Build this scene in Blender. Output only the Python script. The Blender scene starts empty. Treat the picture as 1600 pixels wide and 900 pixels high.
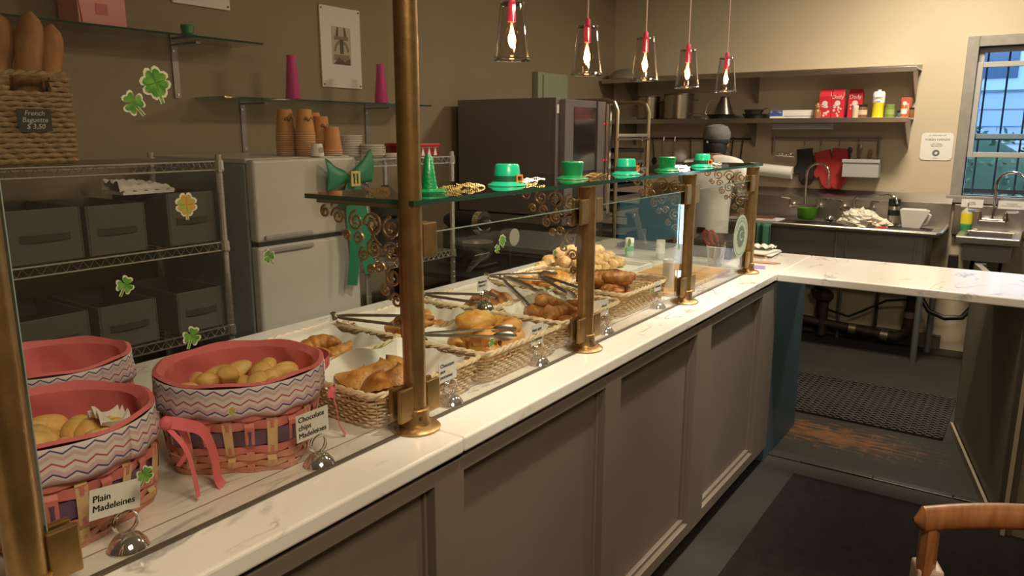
import bpy, math, random
from math import sin, cos, pi, radians
from mathutils import Vector, Matrix, Euler
random.seed(7)
SC = bpy.context.scene
COL = SC.collection
# ------------------------------------------------------------ camera
yaw, pitch, roll = -0.607405716, -0.204740042, 0.00151474
f = Vector((sin(yaw)*cos(pitch), cos(yaw)*cos(pitch), sin(pitch)))
r = Vector((cos(yaw), -sin(yaw), 0)); u = r.cross(f)
r2 = r*cos(roll)+u*sin(roll); u2 = -r*sin(roll)+u*cos(roll)
cam = bpy.data.cameras.new('camera'); camo = bpy.data.objects.new('camera', cam); COL.objects.link(camo)
camo.matrix_world = Matrix(((r2.x, u2.x, -f.x, 0), (r2.y, u2.y, -f.y, 0), (r2.z, u2.z, -f.z, 1.55), (0, 0, 0, 1)))
cam.sensor_width = 36; cam.lens = 1172.11/1600*36; cam.clip_start = .02; cam.clip_end = 100
SC.camera = camo
# ------------------------------------------------------------ world, lights, exposure
w = bpy.data.worlds.new('sky'); SC.world = w; w.use_nodes = True
bg = w.node_tree.nodes['Background']; bg.inputs[0].default_value = (.42, .62, 1, 1); bg.inputs[1].default_value = 4.2
SC.view_settings.view_transform = 'Standard'; SC.view_settings.look = 'None'
SC.view_settings.gamma = 1; SC.view_settings.use_curve_mapping = False
SC.view_settings.exposure = 0.15
def area(name, loc, rot, sx, sy, power, color):
    l = bpy.data.lights.new(name, 'AREA'); l.shape = 'RECTANGLE'; l.size = sx; l.size_y = sy; l.energy = power; l.color = color
    o = bpy.data.objects.new(name, l); o.location = loc; o.rotation_euler = rot; COL.objects.link(o); return o
WARM = (1, .80, .55)
area('kitchen_ceiling_light', (-.55, 5.05, 2.86), (0, 0, 0), .35, .35, 52, (1, .84, .62))
area('counter_ceiling_light', (-.35, 2.9, 2.86), (0, 0, 0), .3, .3, 20, (1, .84, .62))
area('customer_side_fill', (.7, .2, 2.86), (0, 0, 0), .8, .8, 48, WARM)  # added fill lamp, lifts the counter front and tray sides
def spot(name, loc, tgt, power, size, color=WARM, rad=.04):
    l = bpy.data.lights.new(name, 'SPOT'); l.energy = power; l.spot_size = size; l.spot_blend = .7; l.color = color; l.shadow_soft_size = rad
    o = bpy.data.objects.new(name, l); o.location = loc
    o.rotation_euler = (Vector(tgt)-Vector(loc)).to_track_quat('-Z', 'Y').to_euler(); COL.objects.link(o)
spot('added_spot_over_counter', (-.42, 1.45, 2.8), (-1.2, 1.85, .95), 112, radians(58), (1, .88, .70))  # added spot without a fixture, brightens the trays and marble
spot('added_spot_over_till', (-.42, 2.85, 2.8), (-1.25, 2.95, .95), 165, radians(48), (1, .90, .74))  # added spot, brightens the boards at the till end
spot('added_spot_over_peninsula', (-.5, 3.4, 2.8), (-.45, 3.75, .93), 62, radians(44), (1, .90, .74))  # added spot, brightens the peninsula slab
# ------------------------------------------------------------ materials
MC = {}
def mat(name, col, rough=.6, metal=0, noise=0, nscale=8, bump=0, bscale=60, col2=None, spec=None, coat=0, trans=0, emit=None, estr=0, stretch=None, sss=0):
    if name in MC: return MC[name]
    m = bpy.data.materials.new(name); m.use_nodes = True; nt = m.node_tree; b = nt.nodes['Principled BSDF']
    b.inputs['Base Color'].default_value = (*col, 1); b.inputs['Roughness'].default_value = rough; b.inputs['Metallic'].default_value = metal
    if spec is not None: b.inputs['Specular IOR Level'].default_value = spec
    if coat: b.inputs['Coat Weight'].default_value = coat; b.inputs['Coat Roughness'].default_value = .15
    if trans: b.inputs['Transmission Weight'].default_value = trans
    if sss: b.inputs['Subsurface Weight'].default_value = sss; b.inputs['Subsurface Scale'].default_value = .01
    if emit: b.inputs['Emission Color'].default_value = (*emit, 1); b.inputs['Emission Strength'].default_value = estr
    tc = None
    if noise or col2 or bump:
        tc = nt.nodes.new('ShaderNodeTexCoord'); src = tc.outputs['Object']
        if stretch:
            mp = nt.nodes.new('ShaderNodeMapping'); mp.inputs['Scale'].default_value = stretch; nt.links.new(src, mp.inputs[0]); src = mp.outputs[0]
    if noise or col2:
        n = nt.nodes.new('ShaderNodeTexNoise'); n.inputs['Scale'].default_value = nscale; n.inputs['Detail'].default_value = 5
        nt.links.new(src, n.inputs['Vector'])
        cr = nt.nodes.new('ShaderNodeValToRGB'); cr.color_ramp.elements[0].position = .35; cr.color_ramp.elements[1].position = .65
        c2 = col2 or tuple(c*(1-noise) for c in col)
        cr.color_ramp.elements[0].color = (*c2, 1); cr.color_ramp.elements[1].color = (*col, 1)
        nt.links.new(n.outputs[0], cr.inputs[0]); nt.links.new(cr.outputs[0], b.inputs['Base Color'])
    if bump:
        n2 = nt.nodes.new('ShaderNodeTexNoise'); n2.inputs['Scale'].default_value = bscale; n2.inputs['Detail'].default_value = 4
        nt.links.new(src, n2.inputs['Vector'])
        bp = nt.nodes.new('ShaderNodeBump'); bp.inputs['Strength'].default_value = bump; bp.inputs['Distance'].default_value = .01
        nt.links.new(n2.outputs[0], bp.inputs['Height']); nt.links.new(bp.outputs[0], b.inputs['Normal'])
    MC[name] = m; return m
def glassmat(name, tint=(.93, .98, .95), boost=1.0, rough=.0):
    if name in MC: return MC[name]
    m = bpy.data.materials.new(name); m.use_nodes = True; nt = m.node_tree; nt.nodes.remove(nt.nodes['Principled BSDF'])
    out = nt.nodes['Material Output']; t = nt.nodes.new('ShaderNodeBsdfTransparent'); t.inputs[0].default_value = (*tint, 1)
    g = nt.nodes.new('ShaderNodeBsdfGlossy'); g.inputs['Roughness'].default_value = rough
    fr = nt.nodes.new('ShaderNodeFresnel'); fr.inputs[0].default_value = 1.5
    mu = nt.nodes.new('ShaderNodeMath'); mu.operation = 'MULTIPLY'; mu.inputs[1].default_value = boost; mu.use_clamp = True
    mx = nt.nodes.new('ShaderNodeMixShader')
    ge = nt.nodes.new('ShaderNodeNewGeometry'); mi = nt.nodes.new('ShaderNodeMapRange'); mi.inputs[3].default_value = 1.5; mi.inputs[4].default_value = 1/1.5   # same reflectance on both faces of the sheet
    nt.links.new(ge.outputs['Backfacing'], mi.inputs[0]); nt.links.new(mi.outputs[0], fr.inputs[0])
    nt.links.new(fr.outputs[0], mu.inputs[0]); nt.links.new(mu.outputs[0], mx.inputs[0]); nt.links.new(t.outputs[0], mx.inputs[1]); nt.links.new(g.outputs[0], mx.inputs[2]); nt.links.new(mx.outputs[0], out.inputs[0])
    MC[name] = m; return m
def marble():
    m = mat('marble', (.86, .83, .77), .18, coat=.3); nt = m.node_tree; b = nt.nodes['Principled BSDF']
    tc = nt.nodes.new('ShaderNodeTexCoord'); mp = nt.nodes.new('ShaderNodeMapping'); mp.inputs['Rotation'].default_value = (0, 0, .5); mp.inputs['Scale'].default_value = (1, .45, 1)
    nt.links.new(tc.outputs['Object'], mp.inputs[0])
    def nz(scale, det, dist): 
        n = nt.nodes.new('ShaderNodeTexNoise'); n.inputs['Scale'].default_value = scale; n.inputs['Detail'].default_value = det; n.inputs['Distortion'].default_value = dist
        nt.links.new(mp.outputs[0], n.inputs['Vector']); return n
    n = nz(5, 8, 1.2); a = nt.nodes.new('ShaderNodeMath'); a.operation = 'SUBTRACT'; a.inputs[1].default_value = .5; nt.links.new(n.outputs[0], a.inputs[0])
    ab = nt.nodes.new('ShaderNodeMath'); ab.operation = 'ABSOLUTE'; nt.links.new(a.outputs[0], ab.inputs[0])
    cr = nt.nodes.new('ShaderNodeValToRGB'); cr.color_ramp.elements[0].position = 0; cr.color_ramp.elements[0].color = (1, 1, 1, 1); cr.color_ramp.elements[1].position = .024; cr.color_ramp.elements[1].color = (0, 0, 0, 1)
    nt.links.new(ab.outputs[0], cr.inputs[0])
    n2 = nz(9, 3, .3); c2 = nt.nodes.new('ShaderNodeValToRGB'); c2.color_ramp.elements[0].position = .50; c2.color_ramp.elements[1].position = .66; nt.links.new(n2.outputs[0], c2.inputs[0])
    mu = nt.nodes.new('ShaderNodeMath'); mu.operation = 'MULTIPLY'; nt.links.new(cr.outputs[0], mu.inputs[0]); nt.links.new(c2.outputs[0], mu.inputs[1])
    mx = nt.nodes.new('ShaderNodeMix'); mx.data_type = 'RGBA'; mx.inputs[6].default_value = (.86, .83, .77, 1); mx.inputs[7].default_value = (.42, .40, .39, 1)
    nt.links.new(mu.outputs[0], mx.inputs[0]); nt.links.new(mx.outputs[2], b.inputs['Base Color']); return m
MARB = marble()
BRASS = mat('brass', (.40, .25, .10), .36, .85, noise=.25, nscale=30, bump=.05, bscale=200)
BRONZE = mat('bronze_scroll', (.40, .25, .11), .4, .8)
GLASS = glassmat('clear_glass', (.975, .98, .965), .9)
GEDGE = mat('glass_edge', (.015, .055, .035), .1, spec=.6)
SHELFG = glassmat('shelf_glass', (.84, .90, .86), 2.2)
JARG = glassmat('jar_glass', (.97, .95, .94), 2.2)
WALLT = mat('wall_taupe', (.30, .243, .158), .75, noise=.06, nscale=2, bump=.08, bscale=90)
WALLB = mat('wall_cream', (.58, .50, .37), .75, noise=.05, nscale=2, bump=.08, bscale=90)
CEIL = mat('ceiling_paint', (.6, .55, .45), .8)
CAB = mat('cabinet_paint', (.185, .152, .120), .45, noise=.06, nscale=3)
CABD = mat('cabinet_shadow_moulding', (.075, .06, .048), .5)
BLUEP = mat('teal_panel_paint', (.055, .115, .14), .45, noise=.2, nscale=3)
BLACK = mat('black_plastic', (.012, .012, .013), .4)
DARK = mat('dark_metal', (.05, .045, .042), .4, .5)
STEEL = mat('stainless', (.60, .57, .53), .3, 1, bump=.03, bscale=40, stretch=(1, 1, 12))
STEELD = mat('stainless_dull', (.34, .31, .30), .42, .85, noise=.15, nscale=4)
CHROME = mat('chrome', (.8, .78, .75), .08, 1)
WIRE = mat('chrome_wire', (.75, .73, .70), .3, .9)
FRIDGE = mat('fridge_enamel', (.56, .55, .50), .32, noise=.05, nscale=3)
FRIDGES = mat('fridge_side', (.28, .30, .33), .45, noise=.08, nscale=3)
WHITE = mat('white_paper', (.8, .78, .74), .6)
WHITEP = mat('white_plastic', (.8, .79, .76), .35)
INK = mat('ink', (.01, .01, .01), .6)
WICK = mat('rattan', (.80, .60, .36), .5, noise=.22, nscale=60)
WICKR = mat('rattan_rim', (.86, .68, .44), .5, noise=.2, nscale=60)
SEA = mat('seagrass', (.40, .26, .12), .7, noise=.4, nscale=50, bump=.4, bscale=150)
GREYF = mat('grey_fabric', (.105, .098, .09), .9, noise=.12, nscale=120, bump=.2, bscale=300)
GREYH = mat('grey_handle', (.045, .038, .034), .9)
GREEN = mat('hat_green', (.0, .36, .16), .3, coat=.4)
GREEND = mat('hat_dark_green', (.0, .22, .06), .22, coat=.6, bump=.3, bscale=200)
BANDG = mat('hat_band', (.01, .10, .05), .5)
GOLD = mat('gold', (.85, .6, .22), .2, 1)
ORANGE = mat('orange_buckle', (.75, .25, .05), .4)
RED = mat('red', (.45, .02, .02), .45)
PINKV = mat('magenta_plastic', (.62, .05, .26), .3, sss=.3)
PINKS = mat('pink_socket', (.65, .02, .10), .5)
CORD = mat('braided_cord', (.55, .40, .33), .8)
CORDR = mat('red_cord', (.45, .06, .06), .8)
KRAFT = mat('kraft_cup', (.60, .27, .08), .6, noise=.15, nscale=30)
PAPERB = mat('butcher_paper', (.80, .74, .66), .6)
GLDN = mat('golden_crust', (.70, .34, .09), .42, nscale=22, bump=.4, bscale=90, col2=(.42, .14, .025))
CROI = mat('croissant_crust', (.60, .26, .08), .35, nscale=30, bump=.35, bscale=80, col2=(.32, .10, .025))
YELB = mat('yellow_crust', (.85, .52, .14), .4, nscale=14, bump=.25, bscale=60, col2=(.66, .25, .04))
MADE = mat('madeleine_crumb', (.93, .70, .30), .5, nscale=22, bump=.15, bscale=120, col2=(.80, .44, .11))
PALEP = mat('sugared_pastry', (.86, .64, .36), .6, nscale=40, bump=.5, bscale=80, col2=(.72, .42, .14))
BAGU = mat('baguette_crust', (.50, .24, .09), .6, nscale=14, bump=.25, bscale=60, col2=(.30, .11, .03), stretch=(1, 1, .5))
PKW = mat('pink_weave', (.72, .22, .20), .5, noise=.22, nscale=30)
PKW2 = mat('peach_weave', (.74, .33, .22), .5, noise=.22, nscale=30)
TANW = mat('tan_stake', (.72, .50, .26), .55, noise=.15, nscale=40)
PURW = mat('purple_weave', (.14, .075, .15), .5, noise=.3, nscale=30)
LINER = mat('pink_liner', (.74, .18, .19), .8, bump=.2, bscale=30)
RIBP = mat('pink_ribbon', (.80, .16, .20), .6)
RIBG = mat('green_ribbon', (.0, .20, .09), .45)
OUTS = mat('sticker_outline', (.62, .64, .44), .5)
SHAM = mat('sticker_green', (.16, .36, .06), .4, nscale=80, col2=(.05, .2, .03))
SHAMO = mat('sticker_orange_green', (.30, .38, .08), .4, nscale=60, col2=(.6, .25, .05))
WOOD = mat('chair_wood', (.36, .15, .055), .35, nscale=12, col2=(.24, .09, .03), stretch=(6, 1, 1))
BOARD = mat('maple_board', (.66, .42, .20), .5, nscale=10, col2=(.55, .32, .14), stretch=(1, 6, 1))
PAN = mat('dark_pan', (.06, .055, .05), .35, .7)
PIPE = mat('iron_pipe', (.075, .05, .035), .6, .4, noise=.5, nscale=20)
PIPEG = mat('galvanised_leg', (.22, .24, .24), .45, .6)
RUB = mat('rubber_mat', (.016, .0135, .012), .85, spec=.15, noise=.3, nscale=20, bump=.3, bscale=200)
SKIN = mat('skin', (.30, .15, .09), .5)
SHIRT = mat('white_shirt', (.72, .74, .70), .8, bump=.3, bscale=14)
# ------------------------------------------------------------ mesh builder
class B:
    def __init__(s): s.v = []; s.f = []; s.uv = {}; s.mi = []
    def add(s, vs, fs):
        k = len(s.v); s.v += [tuple(v) for v in vs]; s.f += [tuple(i+k for i in q) for q in fs]; return s
    def box(s, x0, x1, y0, y1, z0, z1):
        return s.add([(x0,y0,z0),(x1,y0,z0),(x1,y1,z0),(x0,y1,z0),(x0,y0,z1),(x1,y0,z1),(x1,y1,z1),(x0,y1,z1)],
                     [(0,3,2,1),(4,5,6,7),(0,1,5,4),(1,2,6,5),(2,3,7,6),(3,0,4,7)])
    def obox(s, c, size, rot=(0, 0, 0)):
        M = Euler(rot).to_matrix(); x, y, z = [k/2 for k in size]; c = Vector(c)
        vs = [c+M@Vector(p) for p in [(-x,-y,-z),(x,-y,-z),(x,y,-z),(-x,y,-z),(-x,-y,z),(x,-y,z),(x,y,z),(-x,y,z)]]
        return s.add(vs, [(0,3,2,1),(4,5,6,7),(0,1,5,4),(1,2,6,5),(2,3,7,6),(3,0,4,7)])
    def tube(s, pts, rad, n=6, closed=False, flat=1.0):
        pts = [Vector(p) for p in pts]; m = len(pts); vs = []; rr = rad if hasattr(rad, '__len__') else [rad]*m
        prev = None
        for i, p in enumerate(pts):
            a = pts[(i-1) % m] if (closed or i > 0) else p; c = pts[(i+1) % m] if (closed or i < m-1) else p
            t = (c-a); t = t.normalized() if t.length > 1e-9 else Vector((0, 0, 1))
            if prev is None:
                h = Vector((0, 0, 1)) if abs(t.z) < .9 else Vector((1, 0, 0)); nx = t.cross(h).normalized()
            else:
                nx = prev-t*prev.dot(t); nx = nx.normalized() if nx.length > 1e-6 else prev
            prev = nx; ny = t.cross(nx)
            for k in range(n):
                a_ = 2*pi*k/n; vs.append(p+nx*cos(a_)*rr[i]+ny*sin(a_)*rr[i]*flat)
        fs = []
        for i in range(m if closed else m-1):
            j = (i+1) % m
            for k in range(n): k2 = (k+1) % n; fs.append((i*n+k, i*n+k2, j*n+k2, j*n+k))
        if not closed: fs.append(tuple(reversed(range(n)))); fs.append(tuple((m-1)*n+k for k in range(n)))
        return s.add(vs, fs)
    def lathe(s, prof, c=(0, 0, 0), n=20, axis='z', sx=1, sy=1, cap=True):
        vs = []; m = len(prof); c = Vector(c)
        for (rr, z) in prof:
            for k in range(n):
                a = 2*pi*k/n; p = (rr*cos(a)*sx, rr*sin(a)*sy, z)
                if axis == 'x': p = (p[2], p[0], p[1])
                if axis == 'y': p = (p[1], p[2], p[0])
                vs.append(c+Vector(p))
        fs = [(i*n+k, i*n+(k+1) % n, (i+1)*n+(k+1) % n, (i+1)*n+k) for i in range(m-1) for k in range(n)]
        if cap:
            if prof[0][0] > 1e-5: fs.append(tuple(reversed(range(n))))
            if prof[-1][0] > 1e-5: fs.append(tuple((m-1)*n+k for k in range(n)))
        return s.add(vs, fs)
    def ball(s, c, rx, ry=None, rz=None, n=10, m=6, rot=None, fn=None):
        ry = rx if ry is None else ry; rz = rx if rz is None else rz; R = Euler(rot).to_matrix() if rot else Matrix.Identity(3); vs = []; c = Vector(c)
        for i in range(m+1):
            th = pi*i/m
            for k in range(n):
                a = 2*pi*k/n; d = Vector((sin(th)*cos(a), sin(th)*sin(a), cos(th))); q = fn(d) if fn else 1
                vs.append(c+R@Vector((d.x*rx*q, d.y*ry*q, d.z*rz*q)))
        fs = [(i*n+k, (i+1)*n+k, (i+1)*n+(k+1) % n, i*n+(k+1) % n) for i in range(m) for k in range(n)]
        return s.add(vs, fs)
    def prism(s, poly, M, d):   # 2D polygon extruded by d along local z, placed by matrix M
        n = len(poly); vs = [M@Vector((x, y, 0)) for x, y in poly]+[M@Vector((x, y, d)) for x, y in poly]
        fs = [tuple(reversed(range(n))), tuple(range(n, 2*n))]+[(i, (i+1) % n, n+(i+1) % n, n+i) for i in range(n)]
        return s.add(vs, fs)
    def grid(s, fn, nu, nv):
        vs = [fn(i/nu, j/nv) for i in range(nu+1) for j in range(nv+1)]
        return s.add(vs, [(i*(nv+1)+j, (i+1)*(nv+1)+j, (i+1)*(nv+1)+j+1, i*(nv+1)+j+1) for i in range(nu) for j in range(nv)])
def org(p):
    while p.parent: p = p.parent
    return p.location.copy()
def P(name, b, m, parent=None, local=False, smooth=False, bevel=0, solid=0, sub=0, uv=None, label=None, kind=None, seg=2):
    """one mesh object; builder holds world coordinates unless local"""
    me = bpy.data.meshes.new(name); o3 = Vector((0, 0, 0)) if (local or parent is None) else org(parent)
    me.from_pydata([Vector(v)-o3 for v in b.v], [], b.f); me.update()
    if isinstance(m, (list, tuple)):
        for q in m: me.materials.append(q)
        for pl, i in zip(me.polygons, b.mi): pl.material_index = i
    else: me.materials.append(m)
    if smooth:
        me.shade_smooth(); me.set_sharp_from_angle(angle=radians(40))
    if uv:
        l = me.uv_layers.new(name='UVMap')
        for pl in me.polygons:
            for li in pl.loop_indices: l.data[li].uv = uv[me.loops[li].vertex_index]
    o = bpy.data.objects.new(name, me); COL.objects.link(o)
    if parent: o.parent = parent
    if solid: md = o.modifiers.new('s', 'SOLIDIFY'); md.thickness = solid; md.offset = 0
    if bevel: md = o.modifiers.new('b', 'BEVEL'); md.width = bevel; md.segments = seg; md.limit_method = 'ANGLE'
    if sub: md = o.modifiers.new('u', 'SUBSURF'); md.levels = sub; md.render_levels = sub
    if label: o['label'] = label
    if kind: o['kind'] = kind
    return o
def tag(o, label, cat, group=None):
    o['label'] = label; o['category'] = cat
    if group: o['group'] = group
    return o
def T(name, label, cat, loc=(0, 0, 0), rz=0, group=None):
    o = bpy.data.objects.new(name, None); COL.objects.link(o); o.location = loc; o.rotation_euler = (0, 0, rz); o.empty_display_size = .05
    return tag(o, label, cat, group)
def S(name, b, m, parent=None, **k):
    o = P(name, b, m, parent, **k)
    if not parent: o['kind'] = 'structure'
    return o
def dup(root, loc=None, rz=None, label=None, group=None, scale=None, rot=None):
    def cp(o, par):
        c = o.copy(); COL.objects.link(c)
        if par: c.parent = par
        for ch in KIDS.get(o.name, ch_of(o)): cp(ch, c)
        return c
    n = cp(root, None)
    if loc is not None: n.location = loc
    if rz is not None: n.rotation_euler = (0, 0, rz)
    if rot is not None: n.rotation_euler = rot
    if scale is not None: n.scale = (scale,)*3
    if label: n['label'] = label
    if group: n['group'] = group
    return n
KIDS = {}
def ch_of(o): return list(o.children)
def text(name, s, size, M, m, parent, align='CENTER', bold=False, depth=.0004, sx=1, shear=0, sp=1.0):
    """flat print: M maps text plane into world"""
    c = bpy.data.curves.new('t', 'FONT'); c.body = s; c.size = size; c.align_x = align; c.align_y = 'CENTER'; c.extrude = depth; c.space_line = sp; c.shear = shear; c.resolution_u = 3
    if bold: c.offset = 0
    t = bpy.data.objects.new('t', c); COL.objects.link(t); bpy.context.view_layer.update()
    me = bpy.data.meshes.new_from_object(t.evaluated_get(bpy.context.evaluated_depsgraph_get())); bpy.data.objects.remove(t); bpy.data.curves.remove(c)
    me.transform(M@Matrix.Diagonal((sx, 1, 1, 1))); me.name = name
    if parent: me.transform(Matrix.Translation(-org(parent)))
    me.materials.clear(); me.materials.append(m)
    o = bpy.data.objects.new(name, me); COL.objects.link(o)
    if parent: o.parent = parent
    return o
def MX(loc, rot=(0, 0, 0)): return Matrix.Translation(loc) @ Euler(rot).to_matrix().to_4x4()
FX = (pi/2, 0, pi/2)      # plane facing +x, text runs along +y
FY = (pi/2, 0, 0)         # plane facing -y, text runs along +x
# ============================================================ SETTING
XL, YB, ZC, XR, YF = -3.18, 6.15, 2.9, 3.0, -2.6
WX0, WX1, WZ0, WZ1 = -.43, .14, 1.12, 2.12
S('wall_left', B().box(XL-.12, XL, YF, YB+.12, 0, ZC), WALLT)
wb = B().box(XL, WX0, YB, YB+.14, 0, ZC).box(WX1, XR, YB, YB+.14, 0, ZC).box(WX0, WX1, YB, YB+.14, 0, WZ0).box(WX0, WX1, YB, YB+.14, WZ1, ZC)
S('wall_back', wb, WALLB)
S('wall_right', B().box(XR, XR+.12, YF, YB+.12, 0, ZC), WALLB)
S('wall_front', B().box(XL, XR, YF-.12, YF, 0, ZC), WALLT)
S('ceiling', B().box(XL, XR, YF, YB, ZC, ZC+.1), CEIL)
# floor: painted parquet, worn by the counter end
def floormat():
    m = mat('painted_floor', (.05, .05, .045), .5); nt = m.node_tree; b = nt.nodes['Principled BSDF']
    tc = nt.nodes.new('ShaderNodeTexCoord'); 
    def nz(sc, st, det=5):
        mp = nt.nodes.new('ShaderNodeMapping'); mp.inputs['Scale'].default_value = st; nt.links.new(tc.outputs['Object'], mp.inputs[0])
        n = nt.nodes.new('ShaderNodeTexNoise'); n.inputs['Scale'].default_value = sc; n.inputs['Detail'].default_value = det; nt.links.new(mp.outputs[0], n.inputs[0]); return n
    br = nt.nodes.new('ShaderNodeTexBrick'); br.inputs['Scale'].default_value = 1; br.inputs['Brick Width'].default_value = .22; br.inputs['Row Height'].default_value = .045; br.inputs['Mortar Size'].default_value = .002
    nt.links.new(tc.outputs['Object'], br.inputs[0]); br.inputs['Color1'].default_value = (.3, .3, .3, 1); br.inputs['Color2'].default_value = (.75, .75, .75, 1)
    # distance from wear centre
    vm = nt.nodes.new('ShaderNodeVectorMath'); vm.operation = 'SUBTRACT'; vm.inputs[1].default_value = (-.72, 3.98, 0); nt.links.new(tc.outputs['Object'], vm.inputs[0])
    sc = nt.nodes.new('ShaderNodeVectorMath'); sc.operation = 'MULTIPLY'; sc.inputs[1].default_value = (2.1, 5.5, 0); nt.links.new(vm.outputs[0], sc.inputs[0])
    ln = nt.nodes.new('ShaderNodeVectorMath'); ln.operation = 'LENGTH'; nt.links.new(sc.outputs[0], ln.inputs[0])
    n1 = nz(14, (1, 3, 1)); ad = nt.nodes.new('ShaderNodeMath'); ad.operation = 'MULTIPLY_ADD'; ad.inputs[1].default_value = 2.4; nt.links.new(n1.outputs[0], ad.inputs[0]); nt.links.new(ln.outputs['Value'], ad.inputs[2])
    a2 = nt.nodes.new('ShaderNodeMath'); a2.operation = 'MULTIPLY_ADD'; a2.inputs[1].default_value = .9; nt.links.new(br.outputs['Color'], a2.inputs[0]); nt.links.new(ad.outputs[0], a2.inputs[2])
    cr = nt.nodes.new('ShaderNodeMapRange'); cr.inputs[1].default_value = 2.5; cr.inputs[2].default_value = 1.9; nt.links.new(a2.outputs[0], cr.inputs[0])
    n2 = nz(3, (1, 1, 1)); c3 = nt.nodes.new('ShaderNodeValToRGB'); c3.color_ramp.elements[0].color = (.026, .023, .019, 1); c3.color_ramp.elements[1].color = (.045, .044, .038, 1); nt.links.new(n2.outputs[0], c3.inputs[0])
    mx = nt.nodes.new('ShaderNodeMix'); mx.data_type = 'RGBA'; mx.inputs[7].default_value = (.20, .085, .03, 1); nt.links.new(cr.outputs[0], mx.inputs[0]); nt.links.new(c3.outputs[0], mx.inputs[6]); nt.links.new(mx.outputs[2], b.inputs['Base Color'])
    return m
FLOOR = floormat(); FLOOR.node_tree.nodes['Principled BSDF'].inputs['Specular IOR Level'].default_value = .2; FLOOR.node_tree.nodes['Principled BSDF'].inputs['Roughness'].default_value = .6
S('floor', B().box(XL, XR, YF, YB, -.1, 0), FLOOR)
for k in range(5):
    S('trim_1' if k == 0 else f'trim_{k+1}', B().box(-1.1+k*.32, -1.1+k*.32+.318, 3.545, 3.585, 0, .006+.002*(k % 2)), mat('threshold', (.03, .028, .025), .35), bevel=.003)
S('baseboard_back', B().box(XL, -.45, YB-.05, YB, 0, .10), mat('baseboard_paint', (.10, .085, .07), .6), bevel=.004)
S('baseboard_left', B().box(XL, XL+.02, YF, YB-.06, 0, .12), CAB, bevel=.003)
# window
def window():
    fr = mat('window_paint', (.30, .29, .27), .5, noise=.15, nscale=20)
    wf = S('window_1', B().box(WX0-.07, WX0, YB-.02, YB+.1, WZ0-.05, WZ1+.07).box(WX1, WX1+.07, YB-.02, YB+.1, WZ0-.05, WZ1+.07).box(WX0, WX1, YB-.02, YB+.1, WZ1, WZ1+.07).box(WX0-.09, WX1+.09, YB-.04, YB+.1, WZ0-.05, WZ0), fr, bevel=.004)
    def sash(n, y, z0, z1):
        w_ = .035; S(n, B().box(WX0, WX0+w_, y, y+.03, z0, z1).box(WX1-w_, WX1, y, y+.03, z0, z1).box(WX0+w_, WX1-w_, y, y+.03, z0, z0+w_).box(WX0+w_, WX1-w_, y, y+.03, z1-w_, z1), mat('sash_paint', (.42, .42, .41), .5), wf, bevel=.003)
        S('pane', B().box(WX0+w_, WX1-w_, y+.012, y+.016, z0+w_, z1-w_), glassmat('window_glass', (.85, .93, .97), 1), wf)
    sash('lower_sash', YB+.015, 1.385, 2.02); sash('upper_sash', YB+.055, 1.51, 2.12)
    S('sash_lock', B().obox((-.02, YB+.01, 2.03), (.05, .02, .02)), STEELD, wf)
    for k in range(5):
        x = WX0+.05+k*.125; S('window_bar', B().tube([(x, YB+.17, .9), (x, YB+.17, 2.25)], .007, 6), mat('iron_bar', (.03, .035, .05), .5), wf)
    for z in (1.13, 1.5, 2.1): S('cross_bar', B().box(WX0-.1, WX1+.1, YB+.175, YB+.185, z, z+.03), mat('iron_bar', (.03, .035, .05), .5), wf)
window()
# ============================================================ COUNTER
def counter():
    c = T('display_counter', 'long taupe panelled bakery counter with veined marble top under the glass guard', 'counter', (-1.4, 1.6, 0))
    Y0, Y1 = -.5, 3.37
    P('carcass', B().box(-1.90, -.955, Y0, 3.37, .08, .896), CAB, c); P('return', B().box(-1.19, -.955, 3.37, 3.6, .08, .896), CAB, c)
    P('toe_kick', B().box(-1.86, -1.02, Y0, 3.98, 0, .08), BLACK, c)
    P('shadow_gap', B().box(-1.90, -.945, Y0, 3.36, .884, .9), BLACK, c)
    # front face: rails and stiles proud of recessed panels
    edges = [-.5, .33, 1.10, 1.83, 2.54, 3.36]     # stile centres
    P('top_rail', B().box(-.955, -.92, Y0, 3.40, .853, .886), CAB, c, bevel=.002)
    P('bottom_rail', B().box(-.955, -.92, Y0, 3.40, .08, .125), CAB, c, bevel=.002)
    sw = [.05, .05, .047, .047, .071, .13]
    for y, s_ in zip(edges, sw):
        y1 = y+s_ if y != edges[-1] else 3.45
        P('stile', B().box(-.955, -.919, y-s_ if y > -.4 else Y0, y1, .08, .886), CAB, c, bevel=.002)
    for i in range(5):
        a, b_ = edges[i]+sw[i], edges[i+1]-sw[i+1]
        pn = P('panel', B().box(-.958, -.950, a, b_, .125, .853), CAB, c)
        P('panel_moulding', B().box(-.956, -.945, a, a+.006, .14, .838).box(-.956, -.940, b_-.008, b_, .14, .838).box(-.956, -.936, a, b_, .125, .14).box(-.956, -.946, a, b_, .838, .853), CAB, pn, bevel=.003)
    for i in range(6):
        ys = [-.5, .17, 1.0, 2.0, 2.95, 3.37]
    tops = [(-.5, .35), (.352, 1.135), (1.137, 3.37)]
    for a, b_ in tops:
        P('marble_slab', B().box(-1.95, -.92+.012, a, b_, .9, .935), MARB, c, bevel=.006, seg=3)
    for x in (-1.088, ):
        P('thin_dark_line', B().box(x-.0012, x+.0012, Y0, 3.3, .9345, .9354), mat('dark_line_brown', (.16, .13, .10), .6), c)  # thin dark line along the marble, parallel to the glass
    P('end_panel', B().box(-.975, -.93, 3.45, 4.02, .0, .896), BLUEP, c, bevel=.003, label='teal painted end panel of the counter')
    P('end_return', B().box(-1.19, -.975, 3.98, 4.02, .0, .896), BLUEP, c)
counter()
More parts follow.
